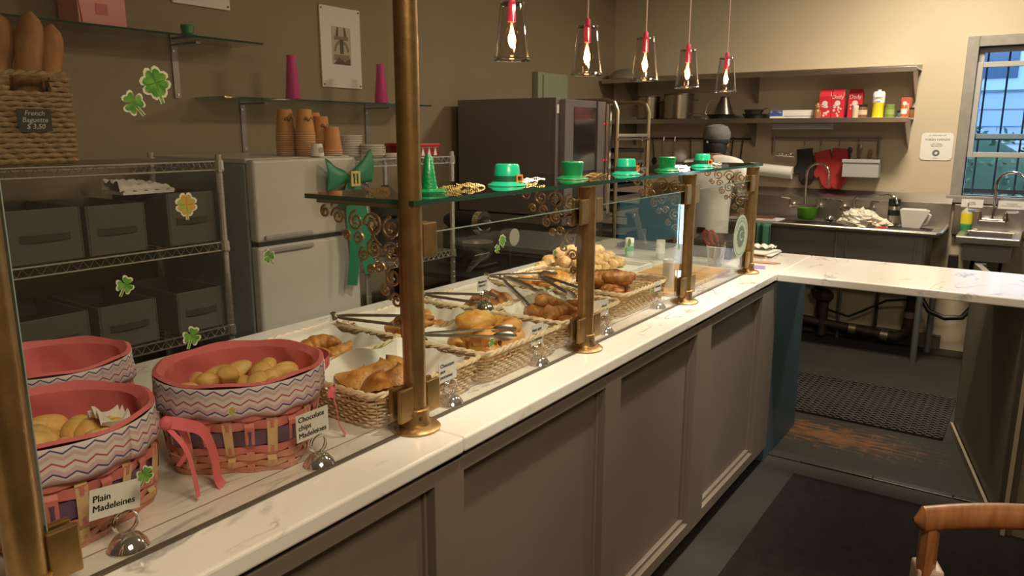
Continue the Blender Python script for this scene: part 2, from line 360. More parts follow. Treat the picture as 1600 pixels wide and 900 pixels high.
pn = T('marble_worktop', 'thick white marble slab bridging from the counter end towards the right, over the passage', 'worktop', (-.3, 3.68, .9))
P('slab', B().box(-.905, .75, 3.372, 3.99, .9, .935), MARB, pn, bevel=.005)
P('joint_slab', B().box(-1.19, -.907, 3.372, 3.99, .9, .935), MARB, pn, bevel=.004)
gw = P('till_worktop', B().box(-2.05, -1.195, 3.376, 3.97, .898, .933), mat('shaded_marble_grey', (.36, .35, .31), .3), bevel=.004); tag(gw, 'marble worktop with its shade put in as grey, behind the trays, carrying the till and shaker jars', 'worktop')  # grey colour stands in for marble that gets little light
tb = T('till_base_cabinet', 'dark base cabinet under the grey till worktop', 'cabinet', (-1.55, 3.8, 0)); P('body', B().box(-2.02, -1.91, 3.42, 3.95, 0, .893), DARK, tb); P('door', B().box(-1.905, -1.2, 4.022, 4.04, .1, .88), DARK, tb)
sp = T('peninsula_support', 'taupe plywood support panel standing under the right of the marble slab', 'panel', (-.1, 4.0, 0))
def slantwall(b, p, q, th, z0, z1):
    p, q = Vector((*p, 0)), Vector((*q, 0)); n = Vector((-(q-p).y, (q-p).x, 0)).normalized()*th
    vs = [p, q, q+n, p+n]; return b.add([(v.x, v.y, z0) for v in vs]+[(v.x, v.y, z1) for v in vs], [(0,3,2,1),(4,5,6,7),(0,1,5,4),(1,2,6,5),(2,3,7,6),(3,0,4,7)])
SUPP = mat('support_paint', (.20, .17, .125), .5, noise=.15, nscale=5)
P('board', slantwall(B(), (.018, 3.40), (-.215, 4.45), -.03, 0, .897), SUPP, sp, bevel=.002)
P('foot_trim', slantwall(B(), (.012, 3.40), (-.222, 4.45), .012, 0, .035), mat('worn_edge', (.33, .27, .19), .6), sp)
P('edge_strip', slantwall(B(), (-.212, 4.44), (-.218, 4.47), -.05, 0, .897), CABD, sp)
rc = T('right_end_cabinet', 'brown cabinet end standing at the right under the marble slab', 'cabinet', (.2, 3.3, 0))
P('corner_post', B().box(.035, .075, 3.30, 3.37, 0, .898), CABD, rc, bevel=.003); P('face_panel', B().box(.075, .7, 3.31, 3.34, 0, .898), CAB, rc, bevel=.002)
P('vertical_trim', B().box(.04, .055, 3.29, 3.30, 0, .89), mat('worn_edge', (.33, .27, .19), .6), rc)
# ============================================================ POSTS, GLASS, SHELF
PX = -1.023
PY = [.365, 1.115, 1.842, 2.588, 3.319]
names = ['tall brass post at the left edge of the photo, beside the plain madeleine basket', 'tall brass post reaching the ceiling, right of the pink baskets', 'short brass post between the ham and almond croissant baskets', 'short brass post beside the white paper roll', 'short brass post at the far end beside the round C emblem']
for i, y in enumerate(PY):
    tall = i < 2; H = ZC-.002 if tall else 1.402; z0 = .936
    t = T('brass_post', names[i], 'post', (PX, y, z0), 0, 'brass posts of the glass guard')
    P('base_flange', B().lathe([(.052, z0), (.053, z0+.004), (.047, z0+.009), (.033, z0+.012), (.029, z0+.02), (.029, z0+.045), (.0265, z0+.047)], (PX, y, 0), 28), BRASS, t, smooth=True)
    P('set_screw', B().lathe([(.004, 0), (.004, .003)], (PX+.026, y-.013, z0+.03), 8, 'x'), DARK, t)
    P('shaft', B().lathe([(.0235, z0+.04), (.0235, H)], (PX, y, 0), 28), BRASS, t, smooth=True)
    if not tall: P('cap', B().lathe([(.0245, H-.004), (.0245, H), (.020, H+.003), (0, H+.004)], (PX, y, 0), 28), BRASS, t, smooth=True)
    def clamp(sd, z, h=.07):
        a, b_ = (y+.02, y+.062) if sd > 0 else (y-.062, y-.02)
        cl = P('clamp', B().box(PX-.017, PX-.006, a, b_, z, z+h).box(PX+.006, PX+.017, a, b_, z, z+h), BRASS, t, bevel=.003)
    for sd in (1, -1):
        if (i == 0 and sd < 0) or (i == 4 and sd > 0): continue
        for z in ((.965, 1.30) if not (tall and (i == 0 or sd < 0)) else (.965, 2.0)): clamp(sd, z)
bays = ['tall clear glass panel in front of the pink baskets', 'low clear glass panel in front of the ham and cheese basket', 'low clear glass panel in front of the glazed croissants', 'low clear glass panel carrying the round C emblem']
for i in range(4):
    y0, y1 = PY[i]+.028, PY[i+1]-.028; z1 = 2.5 if i == 0 else 1.346
    if i == 0: y1 = 1.06
    t = T('sneeze_guard', bays[i], 'glass guard', (PX, (y0+y1)/2, .94), 0, 'glass guard panels on the marble counter')
    P('pane', B().box(PX-.0045, PX+.0045, y0, y1, .940, z1), GLASS, t)
    P('edge', B().box(PX-.0046, PX+.0046, y0, y1, z1, z1+.0015), mat('pale_edge', (.25, .32, .27), .15), t)
    P('edge', B().box(PX-.0046, PX+.0046, y0-.0015, y0, .94, z1), mat('pale_edge', (.25, .32, .27), .15), t)
    P('edge', B().box(PX-.0046, PX+.0046, y0, y1, .9365, .94), mat('seal', (.10, .075, .05), .4), t)
sh = T('glass_shelf', 'long green-edged glass shelf on the brass posts carrying party hats', 'shelf', (-1.15, 2.2, 1.408))
P('pane', B().box(-1.314, -.998, 1.098, 3.36, 1.408, 1.418), SHELFG, sh)
P('edge', B().box(-.998, -.996, 1.098, 3.36, 1.408, 1.418).box(-1.316, -1.314, 1.098, 3.36, 1.408, 1.418).box(-1.316, -.996, 1.096, 1.098, 1.408, 1.418), GEDGE, sh)
def spiral(cx, cz, r0, turns, a0, sgn=1, n=26):
    return [(cx+sgn*(r0*(1-.82*k/n))*cos(a0+turns*2*pi*k/n), cz+(r0*(1-.82*k/n))*sin(a0+turns*2*pi*k/n)) for k in range(n+1)]
for i in range(1, 5):
    y = PY[i]+(.0 if i != 1 else 0)
    t = T('scroll_bracket', ['', 'bronze scrollwork bracket under the near left end of the glass shelf', 'bronze scrollwork bracket behind the short post beside the ham croissants', 'bronze scrollwork bracket behind the post beside the paper roll', 'bronze scrollwork bracket behind the farthest brass post'][i], 'bracket', (PX, y, 1.4), 0, 'scroll brackets of the glass shelf')
    b = B()
    def sc(L, rr=.0032): b.tube([(PX+x, y, 1.4+z) for x, z in L], rr, 5)
    P('back_bar', B().box(PX-.030, PX-.0245, y-.006, y+.006, 1.13, 1.402), BRONZE, t); P('top_bar', B().box(PX-.27, PX-.0245, y-.006, y+.006, 1.399, 1.4065), BRONZE, t)
    sc(spiral(-.055, -.045, .024, 1.6, pi/2)); sc(spiral(-.105, -.040, .027, 1.6, 0, -1)); sc(spiral(-.155, -.035, .022, 1.6, pi/2)); sc(spiral(-.21, -.028, .020, 1.6, 0, -1)); sc(spiral(-.25, -.020, .014, 1.4, pi/2))
    sc(spiral(-.055, -.095, .024, 1.6, 0, -1)); sc(spiral(-.105, -.090, .020, 1.6, pi/2)); sc(spiral(-.052, -.145, .022, 1.6, pi/2)); sc(spiral(-.09, -.13, .014, 1.4, 0)); sc(spiral(-.045, -.195, .017, 1.5, 0, -1)); sc(spiral(-.15, -.072, .015, 1.4, 0)); sc(spiral(-.042, -.24, .012, 1.4, 0))
    for a in range(4):
        sc([(-.105+.0+.030*sin(q)*cos(a*pi/2+pi/4)*abs(sin(q)), -.06+.03*sin(q)*sin(a*pi/2+pi/4)) for q in [k*pi/8 for k in range(9)]], .0025)
    sc(spiral(-.135, -.105, .016, 1.5, pi/2)); sc(spiral(-.185, -.068, .013, 1.4, 0, -1)); sc(spiral(-.075, -.175, .013, 1.4, pi/2)); sc(spiral(-.115, -.135, .012, 1.4, 0))
    P('scrollwork', b, BRONZE, t, smooth=True, kind='stuff')
# emblem on the last glass
em = T('round_emblem', 'pale green round C emblem on the far glass panel', 'sticker', (PX+.006, 3.18, 1.115)); MM = MX((PX+.0055, 3.18, 1.115), FX)
EMG = mat('emblem_pale', (.50, .60, .45), .5); EMD = mat('emblem_dark', (.10, .13, .09), .5); EMG.node_tree.nodes['Principled BSDF'].inputs['Alpha'].default_value = .6
def disc(r0, n=40): return [(r0*cos(2*pi*k/n), r0*sin(2*pi*k/n)) for k in range(n)]
P('disc', B().prism(disc(.092), MM, .0006), EMG, em)
P('ring', B().add([MM@Vector((q*cos(2*pi*k/40), q*sin(2*pi*k/40), .0009)) for q in (.078, .081) for k in range(40)], [(k, (k+1) % 40, 40+(k+1) % 40, 40+k) for k in range(40)]), EMD, em)
star = [((.052 if k % 2 else .042)*cos(2*pi*k/32), (.052 if k % 2 else .042)*sin(2*pi*k/32)) for k in range(32)]
P('burst', B().prism(star, MM@Matrix.Translation((0, 0, .0007)), .0004), EMD, em)
text('letter', 'C', .062, MM@Matrix.Translation((0, 0, .0016)), EMG, em)
for k in range(14):
    a = pi*(.15+.7*k/13); 
    P('mark', B().prism([(-.002, -.004), (.002, -.004), (.002, .004), (-.002, .004)], MM@Matrix.Rotation(a-pi/2, 4, 'Z')@Matrix.Translation((0, .066, .001)), .0003), EMD, em)
# ============================================================ STICKERS
def leaf(cx, cy, ang, s):
    L = []
    for k in range(16):
        t = 2*pi*k/16; x = .5*s*sin(t)**3*1.05; y = s*(.42*cos(t)-.16*cos(2*t)-.06*cos(3*t))+.5*s
        L.append((cx+x*cos(ang)-y*sin(ang), cy+x*sin(ang)+y*cos(ang)))
    return L
def shamrock(y, z, size, leaves, roll, label, m=None, second=False):
    t = T('shamrock_sticker', label, 'sticker', (PX+.005, y, z), 0, 'shamrock stickers on the glass')
    def one(oy, oz, sz, nl, rl, mm):
        for lay, (sc, ex, mt_, nm) in enumerate([(1.0, .0, OUTS, 'outline'), (.82, .0006, mm, 'leaf')]):
            M_ = MX((PX+.0048+ex, y+oy, z+oz), FX)@Matrix.Rotation(rl, 4, 'Z'); b = B()
            for k in range(nl):
                a = 2*pi*(k+.5)/nl if nl == 3 else pi/2*k+pi/4
                if nl == 3: a = [pi/2*1.25, 0, -pi/2*1.25][k]
                b.prism(leaf(0, 0, a, sz*.46*sc*(1 if lay == 0 else 1)), M_@Matrix.Translation((-.0, sz*.02, .0)), .0006)
            w_ = sz*(.06 if lay == 0 else .03); b.prism([(-w_, -sz*.5), (w_, -sz*.5), (w_, 0), (-w_, 0)], M_, .0005)
            P(nm, b, mt_, t)
    one(0, 0, size, leaves, roll, m or SHAM)
    if second: one(-size*.62, -size*.5, size*.75, 3, roll+.4, m or SHAM)
shamrock(.60, 1.615, .055, 4, .3, 'large double shamrock sticker high on the tall glass', second=True)
shamrock(.63, 1.445, .043, 4, 0, 'orange-tinged four-leaf sticker in front of the upper storage bins', SHAMO)
shamrock(.528, 1.342, .033, 3, -.5, 'three-leaf shamrock sticker in front of the dark gap between bin rows')
shamrock(.62, 1.248, .038, 3, -.4, 'dark-striped shamrock sticker just above the middle pink basket')
shamrock(.768, 1.35, .030, 3, .5, 'small shamrock sticker in front of the fridge door edge')
shamrock(.678, 1.112, .020, 3, .3, 'tiny brown shamrock sticker on the zigzag cloth band', SHAMO)
shamrock(.528, 1.06, .034, 3, -.5, 'green shamrock sticker above the plain madeleines card')
shamrock(1.425, 1.30, .034, 4, .2, 'double shamrock sticker in front of the round steel pan', second=True)
shamrock(1.38, 1.062, .028, 3, 0, 'shamrock sticker in front of the yellow filled roll')
shamrock(1.66, 1.24, .022, 4, 0, 'tiny four-leaf sticker left of the second short post')
shamrock(2.10, 1.215, .036, 4, .2, 'double shamrock sticker in front of the white-capped green shaker', second=True)
shamrock(2.50, 1.155, .024, 3, .2, 'shamrock sticker in front of the kraft board near the paper roll')
shamrock(2.28, 1.03, .022, 3, .2, 'little shamrock sticker on the glass by the glazed croissants')
# ============================================================ PINK BASKETS
def chevron():
    m = mat('chevron_cloth', (.74, .66, .66), .8); nt = m.node_tree; b = nt.nodes['Principled BSDF']
    uvn = nt.nodes.new('ShaderNodeUVMap'); sp_ = nt.nodes.new('ShaderNodeSeparateXYZ'); nt.links.new(uvn.outputs[0], sp_.inputs[0])
    pp = nt.nodes.new('ShaderNodeMath'); pp.operation = 'PINGPONG'; pp.inputs[1].default_value = .5; nt.links.new(sp_.outputs[0], pp.inputs[0])
    ma = nt.nodes.new('ShaderNodeMath'); ma.operation = 'MULTIPLY_ADD'; ma.inputs[1].default_value = .28; nt.links.new(pp.outputs[0], ma.inputs[0]); nt.links.new(sp_.outputs[1], ma.inputs[2])
    cr = nt.nodes.new('ShaderNodeValToRGB'); cr.color_ramp.interpolation = 'CONSTANT'; nt.links.new(ma.outputs[0], cr.inputs[0])
    W_, PU, PK, LP = (.74, .66, .66, 1), (.10, .07, .24, 1), (.50, .07, .16, 1), (.68, .46, .52, 1)
    e = cr.color_ramp.elements; e[0].position = 0; e[0].color = LP; e[1].position = .18; e[1].color = W_
    for p_, c_ in [(.26, PU), (.31, LP), (.44, W_), (.55, PK), (.60, W_), (.74, LP), (.84, W_), (.92, PU), (.97, W_)]:
        q = e.new(p_); q.color = c_
    nt.links.new(cr.outputs[0], b.inputs['Base Color']); return m
CHEV = chevron()
def sqr(a, k):   # blend circle (k=0) to rounded square (k=1)
    c, s_ = cos(a), sin(a); q = 1/max(abs(c), abs(s_)); return 1*(1-k)+k*min(q, 1.22)
def pinkbasket(loc, R, H, rz, label):
    t = T('lined_basket', label, 'basket', (loc[0], loc[1], .936), rz, 'pink woven baskets lined with cloth')
    RB = R*.74
    def pt(a, z, off=0):
        q = z/H; rr = (RB+(R*.97-RB)*min(1, q*1.3)**.75)*(sqr(a, max(0, 1-q*1.15)*.95))+off; return (rr*cos(a), rr*sin(a), z)
    N = 24
    P('base', B().prism([pt(2*pi*k/40, 0)[:2] for k in range(40)], Matrix.Identity(4), .006), PKW2, t, local=True)
    P('inner_shell', B().grid(lambda u_, v_: pt(2*pi*u_, .004+v_*(H-.02), -.0055), 48, 6), PKW2, t, local=True, smooth=True)
    rows = [(.0, .0125, PKW2), (.013, .0125, PKW2), (.026, .0135, PKW2), (.040, .0155, PKW), (.0565, .030, PURW), (.0875, .018, PKW), (.106, .016, PKW), (.1225, .014, PKW)]
    for ri, (z, h, mm) in enumerate(rows):
        z *= H/.17; h *= H/.17; par = ri % 2
        def fn(u_, v_, z=z, h=h, par=par):
            a = 2*pi*u_; return pt(a, z+.0006+v_*(h-.0016), .0034*(1 if par else -1)*cos(a*N/2)+.001)
        P('weaving_strip', B().grid(fn, 96, 1), mm, t, local=True, solid=.0018)
    for k in range(N):
        a0 = 2*pi*k/N; par = 1 if k % 2 else -1; wd = .125
        def fs(u_, v_, a0=a0, par=par):
            z = v_*H*.80; q = (z/H)*.17
            inrow = [i for i, (zz, hh, _) in enumerate(rows) if zz <= q <= zz+hh+.002]; i = inrow[0] if inrow else 0
            sg = -par*(1 if i % 2 else -1)
            if .055 < q < .095: sg = 1
            return pt(a0+(u_-.5)*wd*(1-.2*(1-v_)), z, .0034*sg+.001)
        if k % 1 == 0: P('stake', B().grid(fs, 1, 16), TANW if k % 2 == 0 else PKW, t, local=True, solid=.0012)
    # cuff
    nu = 96; nz = 6; b = B(); uv = []
    for i in range(nu+1):
        for j in range(nz+1):
            a = 2*pi*i/nu; v_ = j/nz; x, y, z = pt(a, H*(.68+.32*v_), .008+.0015*sin(a*17)*(1-v_)); b.v.append((x, y, z-.003*(1-v_)*sin(a*11))); uv.append((a/(2*pi)*34, v_))
    b.f = [(i*(nz+1)+j, (i+1)*(nz+1)+j, (i+1)*(nz+1)+j+1, i*(nz+1)+j+1) for i in range(nu) for j in range(nz)]
    P('zigzag_cuff', b, CHEV, t, local=True, uv=uv, smooth=True, solid=.002, label='cloth cuff with purple and red zigzags')
    def lin(u_, v_):
        a = 2*pi*u_; wr = .004*sin(a*5+v_*2)+.003*sin(a*9+v_*5+1)
        if v_ < .15: q = v_/.15; x, y, z = pt(a, H, .009-.012*q); return (x, y, H+.004*sin(pi*q)+.002*sin(a*7)+.003)
        q = (v_-.15)/.85; x, y, z = pt(a, H*(1-q*.72), -.012+wr*sin(pi*min(1, q*1.2))); return (x, y, z+.002)
    P('cloth_liner', B().grid(lin, 72, 10), LINER, t, local=True, smooth=True, label='pink cloth liner folded over the rim')
    P('liner_bottom', B().prism([(pt(2*pi*k/40, H*.28)[0]*.97, pt(2*pi*k/40, H*.28)[1]*.97) for k in range(40)], Matrix.Translation((0, 0, H*.29)), .004), LINER, t, local=True)
    return t
BH = .175
bk = [(-1.245, .50, .152), (-1.228, .845, .152), (-1.60, .665, .142)]
b1 = pinkbasket(bk[0], .152, BH, .35, 'pink lined basket nearest the left post, holding plain madeleines')
b2 = pinkbasket(bk[1], .152, BH, .75, 'pink lined basket in the middle holding chocolate chip madeleines')
b3 = pinkbasket(bk[2], .142, BH-.01, .2, 'empty pink lined basket at the back left of the counter')
def ribbon(pts, wd, m, parent, name='ribbon', label=None, nrm=(1, 0, 0), tw=0):
    pts = [Vector(p) for p in pts]; n = len(pts); b = B(); 
    dense = []
    for i in range(n-1):
        p0 = pts[max(0, i-1)]; p1 = pts[i]; p2 = pts[i+1]; p3 = pts[min(n-1, i+2)]
        for k in range(6):
            t = k/6; dense.append(.5*((2*p1)+(p2-p0)*t+(2*p0-5*p1+4*p2-p3)*t*t+(-p0+3*p1-3*p2+p3)*t**3))
    dense.append(pts[-1]); N = Vector(nrm).normalized(); m_ = len(dense)
    for i, p in enumerate(dense):
        d = (dense[min(i+1, m_-1)]-dense[max(0, i-1)]).normalized(); s_ = d.cross(N)
        s_ = s_.normalized() if s_.length > 1e-4 else Vector((0, 1, 0))
        s_ = Matrix.Rotation(tw*i/m_, 3, d)@s_; b.v += [p-s_*wd/2, p+s_*wd/2]
    b.f = [(2*i, 2*i+1, 2*i+3, 2*i+2) for i in range(m_-1)]
    return P(name, b, m, parent, solid=.0006, label=label)
# ribbons hang on the right side of each basket
def ribs(t, y, dy=0):
    x = -1.082
    ribbon([(x-.01, y, 1.085), (x+.012, y+.02, 1.075), (x+.02, y+.055, 1.05), (x+.022, y+.075, 1.0), (x+.024, y+.078, .955), (x+.03, y+.082, .938)], .020, RIBP, t, label='pink ribbon tail')
    ribbon([(x-.01, y, 1.082), (x+.02, y+.008, 1.04), (x+.024, y+.018, .99), (x+.026, y+.022, .945)], .010, RIBP, t)
    ribbon([(x-.012, y, 1.084), (x-.005, y+.03, 1.062), (x-.008, y+.05, 1.02), (x-.02, y+.035, .99)], .012, RIBP, t)
    P('ribbon_knot', B().ball((x-.006, y, 1.083), .010, .010, .012, 8, 6), RIBP, t, smooth=True)
ribs(b1, .577)
def ribs2(t):
    x, y = -1.068, .885
    ribbon([(x, y-.025, 1.035), (x+.012, y-.01, 1.03), (x+.01, y+.02, 1.035), (x+.004, y+.045, 1.02)], .016, RIBP, t)
    ribbon([(x+.005, y-.01, 1.03), (x+.014, y-.006, 1.0), (x+.018, y-.012, .965), (x+.03, y-.008, .938)], .011, RIBP, t, label='pink ribbon tail')
    ribbon([(x-.005, y+.0, 1.088), (x-.002, y+.05, 1.088), (x-.03, y+.10, 1.085), (x-.06, y+.09, 1.083)], .022, RIBP, t)
    P('ribbon_knot', B().ball((x+.006, y-.006, 1.034), .009, .011, .010, 8, 6), RIBP, t, smooth=True)
ribs2(b2)
# ------------------------------------------------------------ breads
def bread(name, bmk, m, label, cat, group):
    b = B(); bmk(b); o = P(name, b, m, None, smooth=True); tag(o, label, cat, group); return o
def place(proto, lst, used):
    for (x, y, z, rot, s_) in lst:
        o = proto if not used[0] else proto.copy()
        if used[0]: COL.objects.link(o)
        used[0] = True; o.location = (x, y, z); o.rotation_euler = rot; o.scale = (s_,)*3
def mk_made(b):
    n = 14
    def fn(u_, v_):
        a = 2*pi*v_; s_ = u_*2-1; w_ = .021*math.sqrt(max(0, 1-abs(s_)**2.4))*(1-.25*s_); up = sin(a)
        rz = w_*.75*(1.15 if up > 0 else .8)*(1+(.08*cos(a*9) if up < 0 else 0)); return (s_*.032, cos(a)*w_, up*rz)
    b.grid(fn, 12, n)
made = bread('madeleine', mk_made, MADE, 'golden plain madeleine in the basket nearest the left post', 'pastry', 'plain madeleines'); u_ = [False]
random.seed(3); L = []
for k in range(34):
    a = random.uniform(0, 2*pi); q = math.sqrt(random.random())*.095; lay = k//17
    L.append((bk[0][0]+q*cos(a), bk[0][1]+q*sin(a), .936+.100+lay*.026+(.095-q)*.12, (random.uniform(-.6, .6), random.uniform(-.6, .6), random.uniform(0, 6.3)), 1.0))
place(made, L, u_)
def mk_bar(b): b.ball((0, 0, 0), .045, .020, .008, 14, 8, fn=lambda d: 1+.12*sin(d.x*9+2))
o = bread('chocolate_pastry', mk_bar, mat('dark_crust', (.20, .07, .03), .5, bump=.3, bscale=60), 'flat dark brown pastry lying on the plain madeleines', 'pastry', 'loose pastries'); o.location = (bk[0][0]-.02, bk[0][1]-.085, 1.105); o.rotation_euler = (.2, -.25, .9)
o = P('paper_scrap', B().grid(lambda u_, v_: (bk[0][0]+.0+.05*u_, bk[0][1]+.06+.05*v_, 1.085+.018*sin(3*u_)*cos(5*v_)+.01*sin(19*u_)), 10, 10), WHITE, None, smooth=True); tag(o, 'crumpled white paper scrap beside the plain madeleines', 'paper')
made2 = bread('madeleine', mk_made, MADE, 'golden chocolate chip madeleine in the middle pink basket', 'pastry', 'chocolate chip madeleines'); u_ = [False]; L = []
for k in range(52):
    a = random.uniform(0, 2*pi); q = math.sqrt(random.random())*.11; lay = k//18
    L.append((bk[1][0]+q*cos(a), bk[1][1]+q*sin(a), .936+.078+lay*.026+(.11-q)*.1, (random.uniform(-.7, .7), random.uniform(-.7, .7), random.uniform(0, 6.3)), 1.0))
place(made2, L, u_)
# ------------------------------------------------------------ wicker trays
def rrect(w_, l_, rad, n):
    """n points evenly along a rounded rectangle"""
    pts = []; seg = [(w_/2-rad, l_/2-rad, 0), (-w_/2+rad, l_/2-rad, pi/2), (-w_/2+rad, -l_/2+rad, pi), (w_/2-rad, -l_/2+rad, 3*pi/2)]
    raw = []
    for cx, cy, a0 in seg:
        for k in range(7): a = a0+pi/2*k/6; raw.append(Vector((cx+rad*cos(a), cy+rad*sin(a))))
    raw.append(raw[0]); d = [0]
    for i in range(1, len(raw)): d.append(d[-1]+(raw[i]-raw[i-1]).length)
    out = []; j = 0
    for k in range(n):
        t = d[-1]*k/n
        while d[j+1] < t: j += 1
        q = (t-d[j])/(d[j+1]-d[j]); out.append(raw[j].lerp(raw[j+1], q))
    return out
def wicker(label, group, w1=.262, l1=.36, h=.082):
    t = T('wicker_tray', label, 'basket', (0, 0, 0), 0, group)
    w0, l0 = w1-.034, l1-.034; N = 78; ring = lambda q, off, n: [(p.x+off*p.normalized().x, p.y+off*p.normalized().y) for p in rrect(w0+(w1-w0)*q, l0+(l1-l0)*q, .03, n)]
    b = B(); rows = 9
    for rr in range(rows):
        q = (rr+.5)/rows; z = .004+q*(h-.012); base = rrect(w0+(w1-w0)*q, l0+(l1-l0)*q, .03, N)
        pts = []
        for k, p in enumerate(base):
            c = p-Vector((0, 0)); nrm = Vector((p.x/(w1*w1), p.y/(l1*l1))).normalized(); off = .0030*(1 if (k//1+rr) % 2 else -1); pts.append((p.x+nrm.x*off, p.y+nrm.y*off, z+(.004*sin(k*.21+rr) if rr > rows-3 else 0)))
        b.tube(pts, .0036, 4, closed=True, flat=.8)
    P('woven_side', b, WICK, t, local=True, smooth=True, kind='stuff')
    b = B()
    B0 = rrect(w0, l0, .03, 48); B1 = rrect(w1, l1, .03, 48)
    for k in range(48): b.tube([(B0[k].x, B0[k].y, .003), (B1[k].x, B1[k].y, h-.004)], .0017, 4)
    P('spokes', b, WICK, t, local=True, kind='stuff')
    b = B()
    for s_ in range(2):
        base = rrect(w1+.004, l1+.004, .03, 120); pts = []
        for k, p in enumerate(base):
            a = k*2*pi/120*22+s_*pi; nrm = p.normalized(); pts.append((p.x+nrm.x*.0035*cos(a), p.y+nrm.y*.0035*cos(a), h+.0035*sin(a)))
        b.tube(pts, .0052, 5, closed=True)
    P('rim_braid', b, WICKR, t, local=True, smooth=True)
    P('tray_bottom', B().prism([(p.x, p.y) for p in rrect(w0, l0, .03, 40)], Matrix.Identity(4), .005), WICK, t, local=True)
    return t
wk = wicker('', 'wicker trays of pastries')
ZT = .936
trays = [(-1.190, 1.215, 'front-row wicker tray of apple turnovers beside the middle pink basket'),
         (-1.185, 1.585, 'front-row wicker tray of ham and cheese croissants between the two nearest posts'),
         (-1.190, 1.957, 'front-row wicker tray of almond croissants behind the second short-post card'),
         (-1.215, 2.400, 'front-row wicker tray heaped with glazed brown croissants'),
         (-1.462, 1.215, 'back-row wicker tray directly behind the apple turnovers'),
         (-1.462, 1.585, 'back-row wicker tray under the dark-tipped tongs, behind the ham croissants'),
         (-1.468, 1.957, 'back-row wicker tray behind the almond croissants with a card holder in it'),
         (-1.478, 2.335, 'farthest back-row wicker tray of yellow flaky croissants')]
for i, (x, y, lb) in enumerate(trays):
    if i == 0: wk.location = (x, y, ZT); wk['label'] = lb
    else: dup(wk, (x, y, ZT), 0, lb)
def paper(x, y, label, amp=.02, ry=0, seed=0, side=(-1, 0)):
    """crumpled sheet rising on one side of the tray"""
    R_ = random.Random(seed)
    ph = [R_.uniform(0, 6) for _ in range(6)]
    def fn(u_, v_):
        px = -.105+.21*u_; py = -.15+.30*v_
        ea = max(0, (.28-u_)/.28); eb = max(0, (v_-.82)/.18); z = .012+.085*max(ea, eb*.8)**.8+.03*max(0, (.12-v_)/.12)*(1-ea)+.006*sin(9*u_+ph[0])*sin(7*v_+ph[1])+.003*sin(25*u_+ph[2]+9*v_)
        px -= .0; return (x+px, y+py, ZT+z+.012*sin(13*v_+ph[3])*max(0, .3-u_))
    o = P('paper_liner', B().grid(fn, 22, 26), mat('liner_paper', (.78, .72, .66), .5, sss=.0), None, smooth=True); tag(o, label, 'paper'); return o
paper(-1.19, 1.215, 'crumpled white paper under the apple turnovers', seed=1)
paper(-1.185, 1.585, 'white paper standing up behind the ham and cheese croissants', seed=2)
paper(-1.19, 1.957, 'white paper under the almond croissants', seed=3)
paper(-1.462, 1.215, 'white paper in the tray behind the apple turnovers', seed=4)
paper(-1.462, 1.585, 'white paper in the back tray under the dark-tipped tongs', seed=5)
paper(-1.468, 1.957, 'white paper in the back tray behind the almond croissants', seed=6)
def mk_croi(b, Lc=.062, bend=1.25, R_=.026):
    n = 44; m = 14; pts = []
    for i in range(n+1):
        s_ = i/n*2-1; a = s_*bend; cx = Lc*sin(a); cy = -Lc*cos(a)+Lc*.7; ridge = 1+.13*abs(sin(s_*pi*3.5)); rr = R_*(1-abs(s_)**1.8*.80)*ridge
        for k in range(m):
            q = 2*pi*k/m; pts.append((cx+sin(a)*cos(q)*rr, cy-cos(a)*cos(q)*rr, rr*sin(q)*.85+R_*.62))
    b.add(pts, [(i*m+k, i*m+(k+1) % m, (i+1)*m+(k+1) % m, (i+1)*m+k) for i in range(n) for k in range(m)]+[tuple(range(m)), tuple(n*m+k for k in reversed(range(m)))])
def fill(mk, m, name, label, cat, group, cx, cy, z, n, rx, ry, seed, sc=1, layers=2, tilt=.35, dz=.028):
    p = bread(name, mk, m, label, cat, group); R_ = random.Random(seed); L = []; per = max(1, n//layers)
    for k in range(n):
        lay = k//per; kk = k % per; nn = 2 if rx < .07 else 3
        gx = ((kk % nn)+.5)/nn*2-1; gy = ((kk//nn)+.5)/max(1, math.ceil(per/nn))*2-1
        L.append((cx+gx*rx*(1-.25*lay)+R_.uniform(-.008, .008), cy+gy*ry*(1-.25*lay)+R_.uniform(-.01, .01), z+lay*dz, (R_.uniform(-tilt, tilt), R_.uniform(-tilt, tilt), R_.uniform(0, 6.3)), sc*R_.uniform(.92, 1.08)))
    place(p, L, [False]); return p
fill(mk_croi, CROI, 'croissant', 'glossy brown croissant heaped in the front tray right of the second short post', 'pastry', 'glazed brown croissants', -1.215, 2.385, ZT+.02, 15, .075, .12, 11, 1.08, 3, .3, .034)
def mk_turn(b):      # half-moon turnover
    def fn(u_, v_):
        a = pi*u_; rr = .062*v_; x = rr*cos(a); y = rr*sin(a)*.95; h = .026*(1-v_**3)*(.35+.65*sin(a))+.0012*sin(16*a)*v_; return (x, y-.02, h*1.15+.004)
    b.grid(fn, 20, 8)
    b.grid(lambda u_, v_: (.062*v_*cos(pi*(1-u_)), .062*v_*sin(pi*(1-u_))*.95-.02, .001), 20, 4)
    b.grid(lambda u_, v_: (-.062+.124*u_, -.02-.004*sin(pi*u_)*v_, .004+.012*(1-abs(2*u_-1)**2)*(1-v_)), 12, 2)
fill(mk_turn, GLDN, 'apple_turnover', 'golden apple turnover in the tray beside the middle pink basket', 'pastry', 'apple turnovers', -1.18, 1.20, ZT+.03, 10, .065, .105, 12, 1.1, 2, .3, .026)
def mk_roll(b):
    b.ball((0, 0, .022), .052, .036, .026, 20, 12, fn=lambda d: 1+.07*sin(d.x*14)+.05*sin(d.y*9+d.x*5))
fill(mk_roll, YELB, 'filled_croissant', 'yellow-topped ham and cheese croissant in the tray between the two nearest posts', 'pastry', 'ham and cheese croissants', -1.175, 1.58, ZT+.03, 9, .068, .115, 13, 1.1, 2, .3, .032)
